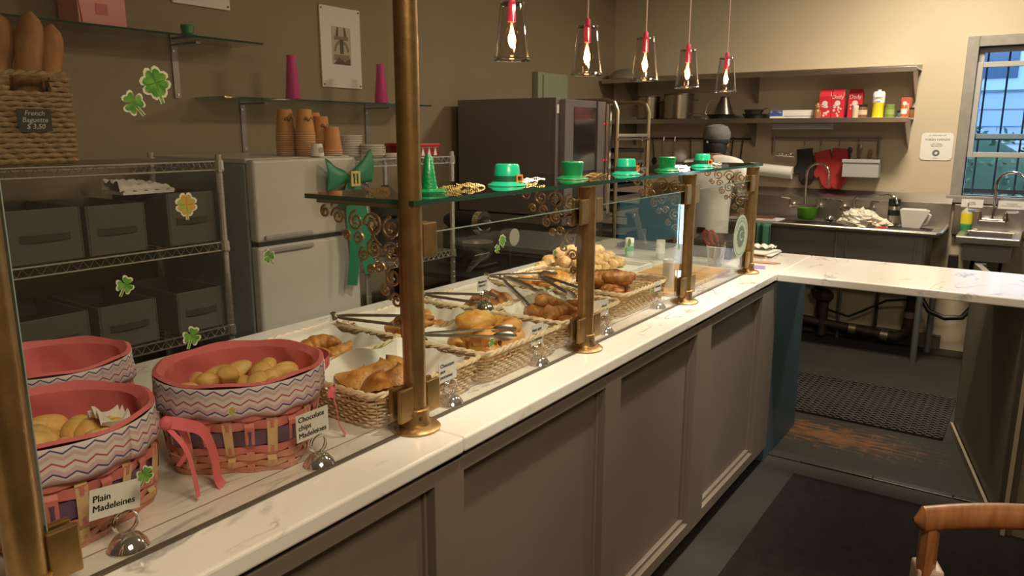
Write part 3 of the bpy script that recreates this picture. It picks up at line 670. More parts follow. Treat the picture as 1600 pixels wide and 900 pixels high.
fill(mk_croi, GLDN, 'almond_croissant', 'flaky almond croissant in the tray behind the second short post', 'pastry', 'almond croissants', -1.18, 1.95, ZT+.025, 9, .068, .115, 14, 1.05, 2, .3, .03)
fill(mk_croi, GLDN, 'croissant', 'golden croissant in the back-row tray behind the apple turnovers', 'pastry', 'croissants behind the turnovers', -1.455, 1.22, ZT+.02, 8, .065, .10, 15, 1.0, 2, .4, .026)
fill(mk_croi, GLDN, 'croissant', 'croissant in the back-row tray under the dark-tipped tongs', 'pastry', 'croissants under the dark-tipped tongs', -1.455, 1.59, ZT+.02, 8, .065, .11, 16, 1.0, 2, .4, .026)
fill(mk_turn, CROI, 'fruit_pastry', 'red-brown fruit pastry in the back-row tray behind the almond croissants', 'pastry', 'fruit pastries', -1.455, 1.96, ZT+.03, 8, .065, .11, 17, 1.0, 2, .4, .026)
fill(mk_croi, YELB, 'croissant', 'pale yellow flaky croissant in the farthest back-row tray', 'pastry', 'yellow croissants in the farthest tray', -1.47, 2.34, ZT+.02, 12, .07, .115, 18, 1.0, 2, .4, .03)
# white tray with sugared pastries at the back
wt = T('white_serving_tray', 'white tray piled with pale sugared pastries at the back of the counter', 'tray', (-1.66, 2.9, .936))
P('plate', B().box(-1.82, -1.42, 2.66, 3.18, .936, .942), WHITEP, wt, bevel=.002); P('rim', B().box(-1.82, -1.42, 2.66, 2.67, .942, .96).box(-1.82, -1.42, 3.17, 3.18, .942, .96).box(-1.82, -1.81, 2.67, 3.17, .942, .96).box(-1.43, -1.42, 2.67, 3.17, .942, .96), WHITEP, wt, bevel=.003)
def mk_puff(b): b.ball((0, 0, .02), .026, .026, .022, 14, 9, fn=lambda d: 1+.14*sin(d.x*11+1)*sin(d.y*12)+.1*sin(d.z*15+d.x*7))
fill(mk_puff, PALEP, 'sugared_puff', 'pale sugared puff pastry on the white tray at the back of the counter', 'pastry', 'sugared puffs', -1.64, 2.90, .944, 54, .15, .22, 19, 1.15, 3, .5, .03)
# boards and plate glass tray in the open section
for i, (x0, x1, y0, y1, lb) in enumerate([(-1.40, -1.09, 2.64, 2.98, 'pale wooden serving board nearest the glazed croissants'), (-1.40, -1.09, 2.99, 3.30, 'pale wooden serving board at the far end before the round emblem')]):
    t = T('serving_board', lb, 'board', ((x0+x1)/2, (y0+y1)/2, .936)); n = 3
    for k in range(n):
        a = x0+(x1-x0)*k/n; P('plank', B().box(a+.0006, a+(x1-x0)/n-.0006, y0, y1, .936, .948), BOARD, t, bevel=.0015)
pr_ = tag(P('paper_roll', B().lathe([(.010, .936), (.022, .936), (.022, 1.045), (.010, 1.045), (.010, .936)], (-1.165, 2.765, .0125), 20, cap=False), WHITE, None, smooth=True), 'white paper roll standing on the near serving board beside the third post', 'paper roll')
def shaker(x, y, capc, body, lb):
    t = T('shaker_jar', lb, 'jar', (x, y, .934)); P('body', B().lathe([(.0, 0), (.021, .0), (.022, .004), (.022, .068), (.019, .072)], (x, y, .943 if x < -1.42 and y < 3.2 else .934), 18), body, t, smooth=True)
    z = .934; P('lid', B().lathe([(.0225, .07), (.0225, .092), (.021, .094), (0, .094)], (x, y, z), 18), capc, t, smooth=True); P('label_band', B().lathe([(.0224, .03), (.0224, .055)], (x, y, z), 18, cap=False), GREEN if x < -1.6 else WHITE, t)
shaker(-1.66, 3.43, WHITEP, mat('shaker_green', (.40, .50, .36), .3), 'white-capped green shaker jar on the grey worktop')
shaker(-1.50, 3.45, WHITEP, mat('shaker_clear', (.62, .62, .56), .2), 'white-capped clear shaker jar with a round mark on the grey worktop')
sc_ = T('plastic_cup', 'clear plastic cup of scissors and pens at the far end of the counter', 'cup', (-1.20, 3.40, .936))
P('cup', B().lathe([(.0, .937), (.030, .937), (.042, 1.03), (.044, 1.03), (.032, .936)], (-1.20, 3.40, 0), 24, cap=False), glassmat('cup_plastic', (.85, .88, .86), 2.5, .05), sc_, smooth=True)
P('rim', B().tube([(-1.20+.043*cos(2*pi*k/24), 3.40+.043*sin(2*pi*k/24), 1.03) for k in range(24)], .002, 5, closed=True), WHITEP, sc_)
s1 = T('scissors', 'red-handled scissors standing in the clear plastic cup', 'scissors', (-1.215, 3.40, .94)); RH = mat('red_handle', (.42, .03, .03), .35)
P('blades', B().obox((-1.205, 3.4, .985), (.012, .003, .09), (0, .1, 0)), STEEL, s1)
for dx, a in ((-.012, .5), (.010, -.1)): P('handle', B().tube([(-1.228+dx*1.2+.016*cos(2*pi*k/14)-.012*sin(2*pi*k/14), 3.4, 1.066+.034*sin(2*pi*k/14)) for k in range(14)], .0065, 6, closed=True), RH, s1, smooth=True)
for k, (dx, dy, h, m_) in enumerate([(.018, .0, 1.06, DARK), (.028, .01, 1.05, STEEL), (.01, -.015, 1.055, BLACK)]):
    tag(P('pen', B().tube([(-1.20+dx*.3, 3.4+dy, .94), (-1.20+dx*1.3, 3.4+dy*1.5, h)], .004, 6), m_, None), ['dark pen leaning right in the clear plastic cup', 'steel pen in the clear plastic cup', 'black marker in the clear plastic cup'][k], 'pen')
# ------------------------------------------------------------ card holders and cards
def holder(x, y, label, z=.936, card=None, clabel='', cw=.075, ch=.046, tilt=0, fs=.014, ry=0, cz=.075):
    t = T('card_holder', label, 'card holder', (x, y, z), 0, 'chrome card holders')
    P('dome', B().lathe([(.029, 0), (.030, .002), (.027, .008), (.018, .019), (.008, .024), (0, .025)], (x, y, z), 24), CHROME, t, smooth=True)
    for dx in (-.003, .003): P('ring', B().tube([(x+dx, y+.018*cos(2*pi*k/24), z+.042+.018*sin(2*pi*k/24)) for k in range(24)], .0014, 5, closed=True), CHROME, t, smooth=True)
    if card:
        c = T('price_card', clabel, 'card', (x, y, z+cz)); M_ = MX((x+.001, y-.012, z+cz+ch*.2), FX)@Matrix.Rotation(tilt, 4, 'Z')
        P('card', B().prism([(-cw/2, -ch/2), (cw/2, -ch/2), (cw/2, ch/2), (-cw/2, ch/2)], M_, .0008), WHITE, c)
        text('lettering', card, fs, M_@Matrix.Translation((-cw/2+.004, 0, .0013)), INK, c, align='LEFT', bold=True, depth=.0001, sp=1.05)
        text('lettering', card, fs, M_@Matrix.Translation((-cw/2+.0046, .0002, .0013)), INK, c, align='LEFT', depth=.0001, sp=1.05)
holder(-1.062, .515, 'chrome card holder in front of the plain madeleine basket', card='Plain\nMadeleines', clabel='white card reading Plain Madeleines', tilt=-.12)
holder(-1.050, .875, 'chrome card holder in front of the middle pink basket', card='Chocolate\nchips\nMadeleines', clabel='white card reading Chocolate chips Madeleines', ch=.052, fs=.0145)
holder(-1.052, 1.268, 'chrome card holder in front of the apple turnovers', card='Chausson\naux\npommes', clabel='white card reading Chausson aux pommes', cw=.062, ch=.05, fs=.0125)
holder(-1.052, 1.642, 'chrome card holder before the ham and cheese tray', card='Ham and\nCheese\nCroissant', clabel='white card reading Ham and Cheese Croissant', cw=.06, ch=.056, fs=.0125)
holder(-1.055, 2.03, 'chrome card holder in front of the almond croissants, right of the second short post', card='Almond\nCroissant', clabel='white card reading Almond Croissant', cw=.05, ch=.05, fs=.0105)
holder(-1.062, 2.44, 'chrome card holder in front of the glazed croissants', card='Croissant', clabel='white card reading Croissant', cw=.055, ch=.034, fs=.0118)
holder(-1.335, 1.775, 'chrome card holder among the trays behind the ham croissants', z=1.022, card='Blueberry\nAlmond', clabel='white card standing among the trays near the double shamrock sticker', cw=.05, ch=.04, fs=.0105)
holder(-1.36, 2.62, 'chrome card holder beside the sugared pastry tray', z=.949, card=None)
# ------------------------------------------------------------ tongs
def tongs_proto():
    t = T('serving_tongs', '', 'tongs', (0, 0, 0), 0, 'steel serving tongs')
    for s_ in (-1, 1):
        pts = [(0, 0, 0), (.04, .010*s_, 0), (.16, .022*s_, 0), (.20, .026*s_, 0)]
        P('arm', B().tube(pts, [.006, .008, .008, .007], 6, flat=.4), STEEL, t, local=True, smooth=True)
        P('scoop', B().ball((.225, .026*s_, 0), .032, .005, .013, 12, 8), STEEL, t, local=True, smooth=True)
    P('pivot', B().lathe([(.009, -.010), (.009, .010)], (0, 0, 0), 12), STEEL, t, local=True)
    return t
tg = tongs_proto()
tl = [(-1.585, 1.40, 1.042, (.25, -.02, -.05+.35), 'steel tongs across the corner of the back tray behind the pink baskets'),
      (-1.27, 1.40, 1.038, (.1, -.02, .62), 'steel tongs lying on the ham and cheese croissants behind the tall post'),
      (-1.60, 1.79, 1.036, (.3, 0, .25), 'steel tongs resting on the tray corner before the black scales'),
      (-1.43, 2.00, 1.075, (1.3, .12, -.5), 'steel tongs propped open on the almond croissant tray'),
      (-1.60, 2.14, 1.04, (.3, 0, .55), 'steel tongs lying across the farthest back-row tray'),
      (-1.40, 2.19, 1.055, (.2, .08, -.42), 'steel tongs leaning into the tray left of the glazed croissants')]
for i, (x, y, z, rot, lb) in enumerate(tl):
    if i == 0: tg.location = (x, y, z); tg.rotation_euler = rot; tg['label'] = lb
    else: dup(tg, (x, y, z), rot=rot, label=lb)
#PART2
# ============================================================ PARTY HATS AND BEADS ON THE SHELF
ZS = 1.4185
def hat(x, y, light, label, k=1.0, z=ZS, rz=0):
    m = GREEN2 if light else GREEND
    t = T('party_hat', label, 'hat', (x, y, z), rz, 'green plastic party hats'); R1, R2, Hh, BR = .029*k, .033*k, .051*k, .046*k
    if light: R1, R2 = .034*k, .029*k
    P('crown', B().lathe([(R1, .004), (R1, .012), (R2, Hh-.004), (R2-.003, Hh), (0, Hh+.001)], (0, 0, 0), 28), m, t, local=True, smooth=True)
    P('brim', B().lathe([(R1-.002, .012), (R1+.002, .010), (BR*.85, .006), (BR, .003), (BR+.001, .001), (BR-.002, .0), (0, .0)], (0, 0, 0), 32, sx=1.0), m, t, local=True, smooth=True)
    if light:
        P('band', B().lathe([(R1+.0008, .011), (R1+.0003, .025)], (0, 0, 0), 28, cap=False), BANDG, t, local=True, smooth=True)
        bk_ = B(); a = -.15 if k > .9 else .2
        for (y0, y1, z0, z1) in [(-.010, -.006, .009, .028), (.006, .010, .009, .028), (-.006, .006, .009, .013), (-.006, .006, .024, .028)]: bk_.box(R1-.004, R1+.0025, y0+.012, y1+.012, z0, z1)
        P('buckle', bk_, ORANGE, t, local=True)
    return t
GREEN2 = mat('hat_light_green', (.01, .50, .26), .3, coat=.4)
hat(-1.10, 1.56, True, 'light green party hat with orange buckle, nearest the tall post', 1.05, rz=-.35)
hat(-1.10, 1.885, False, 'dark glittery green party hat over the second short post', 1.0)
hat(-1.085, 2.20, True, 'light green party hat with orange buckle, middle of the shelf', .98, rz=.1)
hat(-1.08, 2.51, False, 'dark glittery green party hat before the third post', .95)
hat(-1.09, 2.875, True, 'light green party hat farthest along the glass shelf', .98, rz=-.6)
t = T('cone_hat', 'tall narrow green cone hat on the glass shelf beside the tall post', 'hat', (-1.10, 1.262, ZS))
P('cone', B().lathe([(.020, .006), (.017, .02), (.009, .078), (.006, .082), (0, .083)], (-1.10, 1.262, ZS), 20), GREEND, t, smooth=True)
P('brim', B().lathe([(0, 0), (.04, 0), (.043, .005), (.036, .009), (.019, .010)], (-1.10, 1.262, ZS), 24), GREEND, t, smooth=True)
def beads(x, y, z, label, m=GOLD, k=1.0, seed=0):
    R_ = random.Random(seed); b = B()
    for q in range(3):
        ox, oy = R_.uniform(-.015, .015), R_.uniform(-.02, .02); ra, rb = R_.uniform(.018, .028)*k, R_.uniform(.02, .036)*k; ph = R_.uniform(0, 3)
        for j in range(26):
            a = 2*pi*j/26; rr = .0024; cx = x+ox+ra*cos(a); cy = y+oy+rb*sin(a); cz = z+rr+.003*q+.002*sin(3*a+ph)
            b.add([(cx+rr, cy, cz), (cx-rr, cy, cz), (cx, cy+rr, cz), (cx, cy-rr, cz), (cx, cy, cz+rr), (cx, cy, cz-rr)], [(0,2,4),(2,1,4),(1,3,4),(3,0,4),(2,0,5),(1,2,5),(3,1,5),(0,3,5)])
    o = P('bead_necklace', b, m, None, kind='stuff'); return tag(o, label, 'necklace', 'bead necklaces on the glass shelf')
BD = GOLD; SIL = mat('silver_bead', (.9, .8, .75), .15, 1)
for i, (x, y, m_, lb) in enumerate([(-1.21, 1.20, BD, 'gold bead necklace at the near left end of the glass shelf'), (-1.11, 1.345, BD, 'gold bead necklace between the cone hat and the buckled hat'), (-1.13, 1.44, BD, 'small copper bead heap just before the buckled hat'), (-1.12, 1.70, BD, 'gold bead necklace behind the nearest buckled hat'), (-1.10, 2.03, BD, 'gold bead necklace between the second and third hats'), (-1.13, 2.36, SIL, 'silver bead tangle between the third and fourth hats'), (-1.10, 2.68, SIL, 'silver bead tangle between the fourth and fifth hats'), (-1.09, 3.06, SIL, 'silver bead tangle at the far end of the shelf')]):
    beads(x, y, ZS, lb, m_, .9, i)
# ============================================================ PENDANT LAMPS
pp_ = [(-1.30, 1.868, 1.757, 'nearest and largest in view, by the tall brass post'), (-1.30, 2.312, 1.742, 'second from the tall brass post'), (-1.30, 2.768, 1.748, 'middle of the row of five, on a reddish cord'), (-1.30, 3.198, 1.741, 'second from the far end of the row'), (-1.30, 3.685, 1.745, 'farthest of the row')]
BULB = glassmat('bulb_glass', (1, .92, .82), 1.0)
def pendant():
    t = T('pendant_lamp', '', 'lamp', (0, 0, 0), 0, 'glass pendant lamps over the counter')
    P('glass_shade', B().lathe([(.0345, .150), (.036, .154), (.036, .158), (.033, .160), (.030, .157), (.0345, .150), (.050, .006), (.0535, .004), (.0545, .0), (.0525, -.003), (.048, -.001), (.048, .006), (.0325, .148)], (0, 0, 0), 32, cap=False), JARG, t, local=True, smooth=True)
    P('rim', B().tube([(.052*cos(2*pi*k/32), .052*sin(2*pi*k/32), .001) for k in range(32)], .003, 6, closed=True), glassmat('rim_glass', (.85, .78, .76), 6), t, local=True, smooth=True)
    P('shade_top', B().lathe([(.0, .152), (.034, .152), (.034, .155), (0, .155)], (0, 0, 0), 32), JARG, t, local=True)
    P('socket', B().lathe([(.0, .105), (.0115, .105), (.0115, .150), (.009, .158), (.009, .176), (.004, .182)], (0, 0, 0), 16), PINKS, t, local=True, smooth=True)
    P('cord', B().tube([(0, 0, .180), (0, 0, ZC-1.76)], .0030, 6), CORD, t, local=True)
    P('canopy', B().lathe([(.0, ZC-1.785), (.04, ZC-1.78), (.05, ZC-1.765), (.05, ZC-1.76)], (0, 0, 0), 20), PINKS, t, local=True)
    bu = P('bulb', B().lathe([(0, .026), (.004, .027), (.013, .034), (.0195, .048), (.021, .060), (.017, .080), (.011, .096), (.009, .106)], (0, 0, 0), 20, cap=False), BULB, t, local=True, smooth=True)
    P('filament', B().lathe([(0, .034), (.006, .038), (.0105, .050), (.009, .064), (.004, .085), (0, .096)], (0, 0, 0), 10), mat('filament_glow', (1, .6, .2), .5, emit=(1, .56, .20), estr=55), bu, local=True, smooth=True)
    return t
pd = pendant()
for i, (x, y, z, lb) in enumerate(pp_):
    L_ = 'glass pendant lamp, '+lb
    if i == 0: pd.location = (x, y, z); pd['label'] = L_
    else: dup(pd, (x, y, z), 0, L_)
    l = bpy.data.lights.new('bulb_light', 'POINT'); l.energy = 3.6; l.color = (1, .68, .38); l.shadow_soft_size = .012
    o = bpy.data.objects.new('bulb_light', l); o.location = (x, y, z+.055); COL.objects.link(o)
# ============================================================ LEFT WALL: FRIDGE, WIRE RACKS, BINS, SHELVES
fx, fy0, fy1, fz = -2.40, 1.765, 2.285, 1.452
t = T('fridge', 'white top-freezer refrigerator between the two wire racks', 'fridge', (-2.75, 2.02, 0))
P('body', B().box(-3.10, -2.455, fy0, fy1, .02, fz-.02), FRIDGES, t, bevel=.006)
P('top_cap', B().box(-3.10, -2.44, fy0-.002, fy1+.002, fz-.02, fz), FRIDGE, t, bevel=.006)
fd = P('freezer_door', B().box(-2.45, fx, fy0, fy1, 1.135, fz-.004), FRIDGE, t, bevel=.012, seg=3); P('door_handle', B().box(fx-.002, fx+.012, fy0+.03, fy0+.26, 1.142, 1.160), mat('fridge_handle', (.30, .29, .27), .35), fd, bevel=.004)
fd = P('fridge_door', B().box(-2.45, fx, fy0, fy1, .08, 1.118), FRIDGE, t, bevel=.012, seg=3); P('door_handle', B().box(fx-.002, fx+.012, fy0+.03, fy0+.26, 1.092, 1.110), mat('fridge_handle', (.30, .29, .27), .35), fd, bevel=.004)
P('door_gap', B().box(-2.46, fx-.012, fy0+.01, fy1-.01, 1.118, 1.135), BLACK, t)
P('plinth', B().box(-3.08, -2.44, fy0+.01, fy1-.01, 0, .07), BLACK, t)
def wirerack(x0, x1, y0, y1, zs, label, extra=0):
    t = T('wire_rack', label, 'shelving', ((x0+x1)/2, (y0+y1)/2, 0), 0, 'chrome wire racks')
    for x in (x0, x1):
        for y in (y0, y1):
            b = B(); b.tube([(x, y, 0), (x, y, zs[0]+.025)], .0125, 10)
            for k in range(int(zs[0]/.025)): b.tube([(x+.0132*cos(2*pi*q/8), y+.0132*sin(2*pi*q/8), .03+k*.025) for q in range(8)], .0012, 3, closed=True)
            P('post', b, WIRE, t)
    for z in zs:
        b = B()
        for zz in (z, z-.030): b.tube([(x0, y0, zz), (x1, y0, zz), (x1, y1, zz), (x0, y1, zz)], .0032, 5, closed=True)
        for (p, q) in (((x1, y0), (x1, y1)), ((x0, y0), (x0, y1)), ((x0, y0), (x1, y0)), ((x0, y1), (x1, y1))):
            Lq = math.hypot(q[0]-p[0], q[1]-p[1]); n = max(2, int(Lq/.035)*2)
            b.tube([(p[0]+(q[0]-p[0])*k/n, p[1]+(q[1]-p[1])*k/n, z-.002 if k % 2 else z-.028) for k in range(n+1)], .0022, 4)
        n = int((y1-y0)/.028)
        for k in range(1, n): yy = y0+(y1-y0)*k/n; b.tube([(x0, yy, z+.002), (x1, yy, z+.002)], .0016, 4)
        for k in (1, 2): xx = x0+(x1-x0)*k/3; b.tube([(xx, y0, z-.003), (xx, y1, z-.003)], .0025, 4)
        sh_ = P('wire_shelf', b, WIRE, t, kind='stuff')
        cl = B()
        for x in (x0, x1):
            for y in (y0, y1): cl.lathe([(.017, z-.036), (.0185, z-.03), (.0165, z+.004)], (x, y, 0), 10)
        P('collars', cl, WIRE, t, kind='stuff')
    return t
wirerack(-2.90, -2.455, .25, 1.66, (1.445, 1.15, .83, .40), 'chrome wire rack at the left holding grey bins and the baguette basket')
wirerack(-2.86, -2.40, 2.33, 2.925, (1.432, .965, .50), 'small chrome wire rack between the fridge and the dark oven')
def bin_(y0, y1, z, h, label, x1=-2.47, dep=.36):
    t = T('storage_bin', label, 'bin', (x1-dep/2, (y0+y1)/2, z), 0, 'grey fabric storage bins')
    b = B(); w_ = .006
    b.box(x1-dep, x1, y0, y0+w_, z, z+h).box(x1-dep, x1, y1-w_, y1, z, z+h).box(x1-w_, x1, y0+w_, y1-w_, z, z+h).box(x1-dep, x1-dep+w_, y0+w_, y1-w_, z, z+h).box(x1-dep+w_, x1-w_, y0+w_, y1-w_, z, z+w_)
    P('fabric_body', b, GREYF, t, bevel=.003)
    ym = (y0+y1)/2; L_ = (y1-y0)*.33
    P('handle', B().grid(lambda u_, v_: (x1+.0015+.006*sin(pi*u_), ym-L_+2*L_*u_, z+h*.40+.022*v_), 10, 1), GREYH, t, solid=.002)
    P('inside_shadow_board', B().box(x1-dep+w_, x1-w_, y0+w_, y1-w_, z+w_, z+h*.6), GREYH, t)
z1 = 1.155
bin_(.70, .925, z1, .165, 'grey fabric bin at the left picture edge on the upper rack shelf')
bin_(.945, 1.165, z1, .165, 'grey fabric bin on the upper rack shelf, left of two touching ones')
bin_(1.18, 1.375, z1, .162, 'grey fabric bin on the upper rack shelf, right of two touching ones')
bin_(1.455, 1.64, z1, .185, 'grey fabric bin on the upper rack shelf at the fridge end')
bin_(.93, 1.155, .835, .15, 'grey fabric bin on the lower rack shelf, leftmost in view')
bin_(1.185, 1.385, .835, .15, 'grey fabric bin in the middle of the lower rack shelf')
bin_(1.46, 1.645, .835, .15, 'grey fabric bin on the lower rack shelf at the fridge end')
R_ = random.Random(5)
t = P('folded_cloth', B().grid(lambda u_, v_: (-2.66+.12*u_, 1.335+.20*v_, 1.349+.038*(1-v_**3*.85)*(.85+.15*sin(17*u_+5*v_))*(1 if 0.02 < u_ < .98 else 0)+.004*sin(31*v_)), 12, 20).box(-2.66, -2.54, 1.345, 1.53, 1.3385, 1.349), WHITE, None, smooth=True)
tag(t, 'crumpled white bag lying over the grey upper bins', 'bag')
# baguette basket
def seagrass():
    x0, x1, y0, y1, z0, z1 = -2.72, -2.45, .88, 1.165, 1.4495, 1.715
    t = T('baguette_basket', 'square braided seagrass basket on top of the wire rack holding baguettes', 'basket', ((x0+x1)/2, (y0+y1)/2, z0))
    P('inner_wall', B().box(x0+.012, x0+.016, y0+.012, y1-.012, z0, z1-.01).box(x1-.016, x1-.012, y0+.012, y1-.012, z0, z1-.07).box(x0+.016, x1-.016, y0+.012, y0+.016, z0, z1-.01).box(x0+.016, x1-.016, y1-.016, y1-.012, z0, z1-.01).box(x0+.016, x1-.016, y0+.016, y1-.016, z0, z0+.006), SEA, t)
    n = 17; h = (z1-z0-.012)/n; ym = 1.052
    for r_ in range(n):
        z = z0+.008+h*(r_+.5); b = B(); gr = 1+.035*r_/n
        hole = z1-.055 < z < z1-.008
        loop = [(x1, y0), (x1, y1), (x0, y1), (x0, y0)]; hs = []
        pts = []
        for e in range(4):
            p, q = loop[e], loop[(e+1) % 4]; m_ = 26
            for k in range(m_): pts.append((p[0]+(q[0]-p[0])*k/m_, p[1]+(q[1]-p[1])*k/m_, z, e, k/m_))
        seg = []
        for i_, (x, y, zz, e, q) in enumerate(pts):
            tw = .0022*sin(i_*1.57+r_*1.9)
            if hole and e == 0 and abs(y-ym) < .05*(1-.0*(z1-z)):
                if len(seg) > 1: b.tube([s_[0] for s_ in seg], [s_[1] for s_ in seg], 6)
                seg = []; continue
            seg.append(((x+(tw if e in (0, 2) else 0), y+(tw if e in (1, 3) else 0), zz+tw*.6), h*.50*(1+.22*sin(i_*2.1+r_*2.7))))
        if len(seg) > 1: b.tube([s_[0] for s_ in seg], [s_[1] for s_ in seg], 6)
        P('braid_row', b, SEA, t, smooth=True)
    b = B()
    for k in range(2): b.tube([(x1-.27*0+(0), 0, 0)]*0 or [(lambda a: (lambda s_: s_)(a))((x0+(x1-x0)*u_+.004*cos(j*1.3+k*pi), y0+(y1-y0)*v_, z1+.004*sin(j*1.3+k*pi))) for j, (u_, v_) in enumerate([(1, q/24) for q in range(24)]+[(1-q/24, 1) for q in range(24)]+[(0, 1-q/24) for q in range(24)]+[(q/24, 0) for q in range(24)])], .008, 6, closed=True)
    P('rim_braid', b, SEA, t, smooth=True)
    c = T('chalk_card', 'black chalk card on the seagrass basket reading French Baguette', 'sign', (x1+.012, 1.04, 1.585))
    M_ = MX((x1+.0125, 1.052, 1.583), FX); P('slate', B().prism([(-.046, -.032), (.046, -.032), (.046, .032), (-.046, .032)], M_, .002), mat('slate_black', (.02, .02, .02), .6), c)
    text('chalk_lettering', 'French\nBaguette\n$ 3,50', .020, M_@Matrix.Translation((0, 0, .0025)), mat('chalk', (.55, .55, .5), .8), c, depth=.0001, shear=.2, sp=.95)
seagrass()
def loaf(p, q, rad, label, name='baguette', cat='bread', m=BAGU, blunt=.6):
    p, q = Vector(p), Vector(q); n = 22; pts = []; rr = []
    for k in range(n+1):
        s_ = k/n; pts.append(p.lerp(q, s_)); e = min(s_, 1-s_)*2; rr.append(rad*min(1, (e*5+.01)**.5)*(1+.05*sin(s_*26)))
    o = P(name, B().tube(pts, rr, 14), m, None, smooth=True); return tag(o, label, cat, 'baguettes in the seagrass basket')
loaf((-2.54, 1.052, 1.46), (-2.555, 1.128, 1.905), .037, 'tallest baguette, middle one in the seagrass basket')
loaf((-2.60, 1.125, 1.46), (-2.60, 1.205, 1.88), .038, 'right-hand baguette in the seagrass basket')
loaf((-2.62, .99, 1.46), (-2.60, 1.05, 1.90), .052, 'wide round-ended loaf at the left in the seagrass basket')
# wall shelves
def wshelf(y0, y1, z, dep, label, bys, strip=False):
    t = T('wall_shelf', label, 'shelf', (XL, (y0+y1)/2, z), 0, 'glass shelves on the left wall')
    P('pane', B().box(XL+.005, XL+dep-.002, y0, y1, z, z+.008), SHELFG, t); P('edge', B().box(XL+dep-.002, XL+dep, y0, y1, z, z+.008), GEDGE, t)
    for y in bys:
        b = P('bracket', B().box(XL+.002, XL+.008, y-.014, y+.014, z-.24, z-.002).obox((XL+dep*.42, y, z-.014), (dep*.8, .02, .008)), STEELD, t)
        P('screw', B().lathe([(.006, 0), (.006, .004)], (XL+.008, y, z-.225), 8, 'x').lathe([(.006, 0), (.006, .004)], (XL+.008, y-.006, z-.04), 8, 'x'), WIRE, b)
wshelf(.3, 2.27, 1.935, .23, 'upper glass wall shelf holding the pink box and small green hat', (1.0, 1.97))
wshelf(2.05, 3.42, 1.695, .23, 'lower glass wall shelf holding two magenta vases', (2.30, 3.12))
for y, lb in ((2.43, 'magenta tapered vase left of the framed picture'), (3.02, 'magenta tapered vase right of the framed picture, half by the tall post')):
    t = T('vase', lb, 'vase', (-2.96, y, 1.704), 0, 'magenta vases'); P('body', B().lathe([(.0, 0), (.034, 0), (.036, .004), (.021, .19), (.022, .20), (.019, .20), (.018, .19), (.030, .01), (0, .008)], (-2.96, y, 1.704), 24), PINKV, t, smooth=True)
h_ = hat(-3.0, 1.93, False, 'small green party hat on the upper glass wall shelf', .85, 1.944)
h_ = hat(-2.98, 1.03, False, 'small green party hat above the loaves at the picture edge', 1.1, 1.944)
t = T('gift_box', 'glossy pink gift box with ribbon on the upper glass wall shelf', 'box', (-3.02, 1.55, 1.944)); PB = mat('pink_box', (.72, .27, .25), .25, coat=.5)
P('box_body', B().box(-3.12, -2.97, 1.475, 1.655, 1.944, 2.06), PB, t, bevel=.003); P('lid', B().box(-3.124, -2.966, 1.471, 1.659, 2.06, 2.09), PB, t, bevel=.003); P('sticker', B().box(-2.9695, -2.9685, 1.54, 1.585, 1.98, 2.02), mat('rose_sticker', (.55, .10, .12), .4), t); P('corner_tie', B().tube([(-2.965, 1.485, 1.946), (-2.962, 1.475, 2.02), (-2.965, 1.49, 2.09)], .002, 4), RED, t)
def pict(y0, y1, z0, z1, label, img):
    t = T('picture', label, 'picture', (XL, (y0+y1)/2, z0)); P('board', B().box(XL+.002, XL+.012, y0, y1, z0, z1), WHITE, t, bevel=.001)
    for y in (y0+.012, y1-.012):
        for z in (z0+.014, z1-.014): P('screw', B().lathe([(.005, 0), (.005, .002)], (XL+.012, y, z), 10, 'x'), DARK, t)
    if img:
        ym, zm = (y0+y1)/2, (z0+z1)/2+.01; x = XL+.0125; M_ = MX((x, ym, zm), FX); w_, h_ = .068, .085; SEP = mat('sepia_light', (.52, .46, .36), .6); SED = mat('sepia_dark', (.10, .07, .045), .6); SEM = mat('sepia_mid', (.26, .19, .12), .6)
        def rc_(a, b_, c, d, m_, dz, nm='print_shape'): P(nm, B().prism([(a, c), (b_, c), (b_, d), (a, d)], M_@Matrix.Translation((0, 0, dz)), .0003), m_, t)
        rc_(-w_, w_, -h_*1.15, h_*1.15, SEP, 0, 'photo_print')
        poly = lambda L, m_, dz: P('print_shape', B().prism(L, M_@Matrix.Translation((0, 0, dz)), .0003), m_, t)
        rc_(-.05, .05, .030, .050, SEM, .0004); poly([(-.04, .05), (-.02, .05), (-.018, .095), (-.028, .095)], SED, .0004); poly([(.02, .05), (.04, .05), (.028, .095), (.018, .095)], SED, .0004)
        arc = [(-.055*cos(pi*k/12), -.03+.06*sin(pi*k/12)) for k in range(13)]; arc2 = [(.038*cos(pi*k/12), -.03+.045*sin(pi*k/12)) for k in range(13)]
        poly(arc+arc2, SEM, .0005); rc_(-.012, .014, -.04, .035, SED, .0008); rc_(-.055, .055, -.075, -.045, SEM, .0006); poly([(-.06, -.095), (-.02, -.06), (.02, -.08), (.06, -.06), (.06, -.097)], SED, .0008)
pict(2.80, 3.085, 1.785, 2.20, 'white board with a sepia photo of an iron tower arch, fixed by four screws', True)
pict(1.98, 2.265, 2.10, 2.50, 'plain white board cut by the top of the photo, upper left', False)
t = T('electric_panel', 'pale green metal electrical panel on the wall above the oven', 'electrical box', (XL, 5.05, 1.8)); EP = mat('panel_green', (.34, .38, .28), .5)
P('box_frame', B().box(XL+.002, XL+.05, 4.84, 5.26, 1.62, 1.99), EP, t, bevel=.004); P('door', B().box(XL+.05, XL+.062, 4.90, 5.25, 1.64, 1.97), EP, t, bevel=.004)
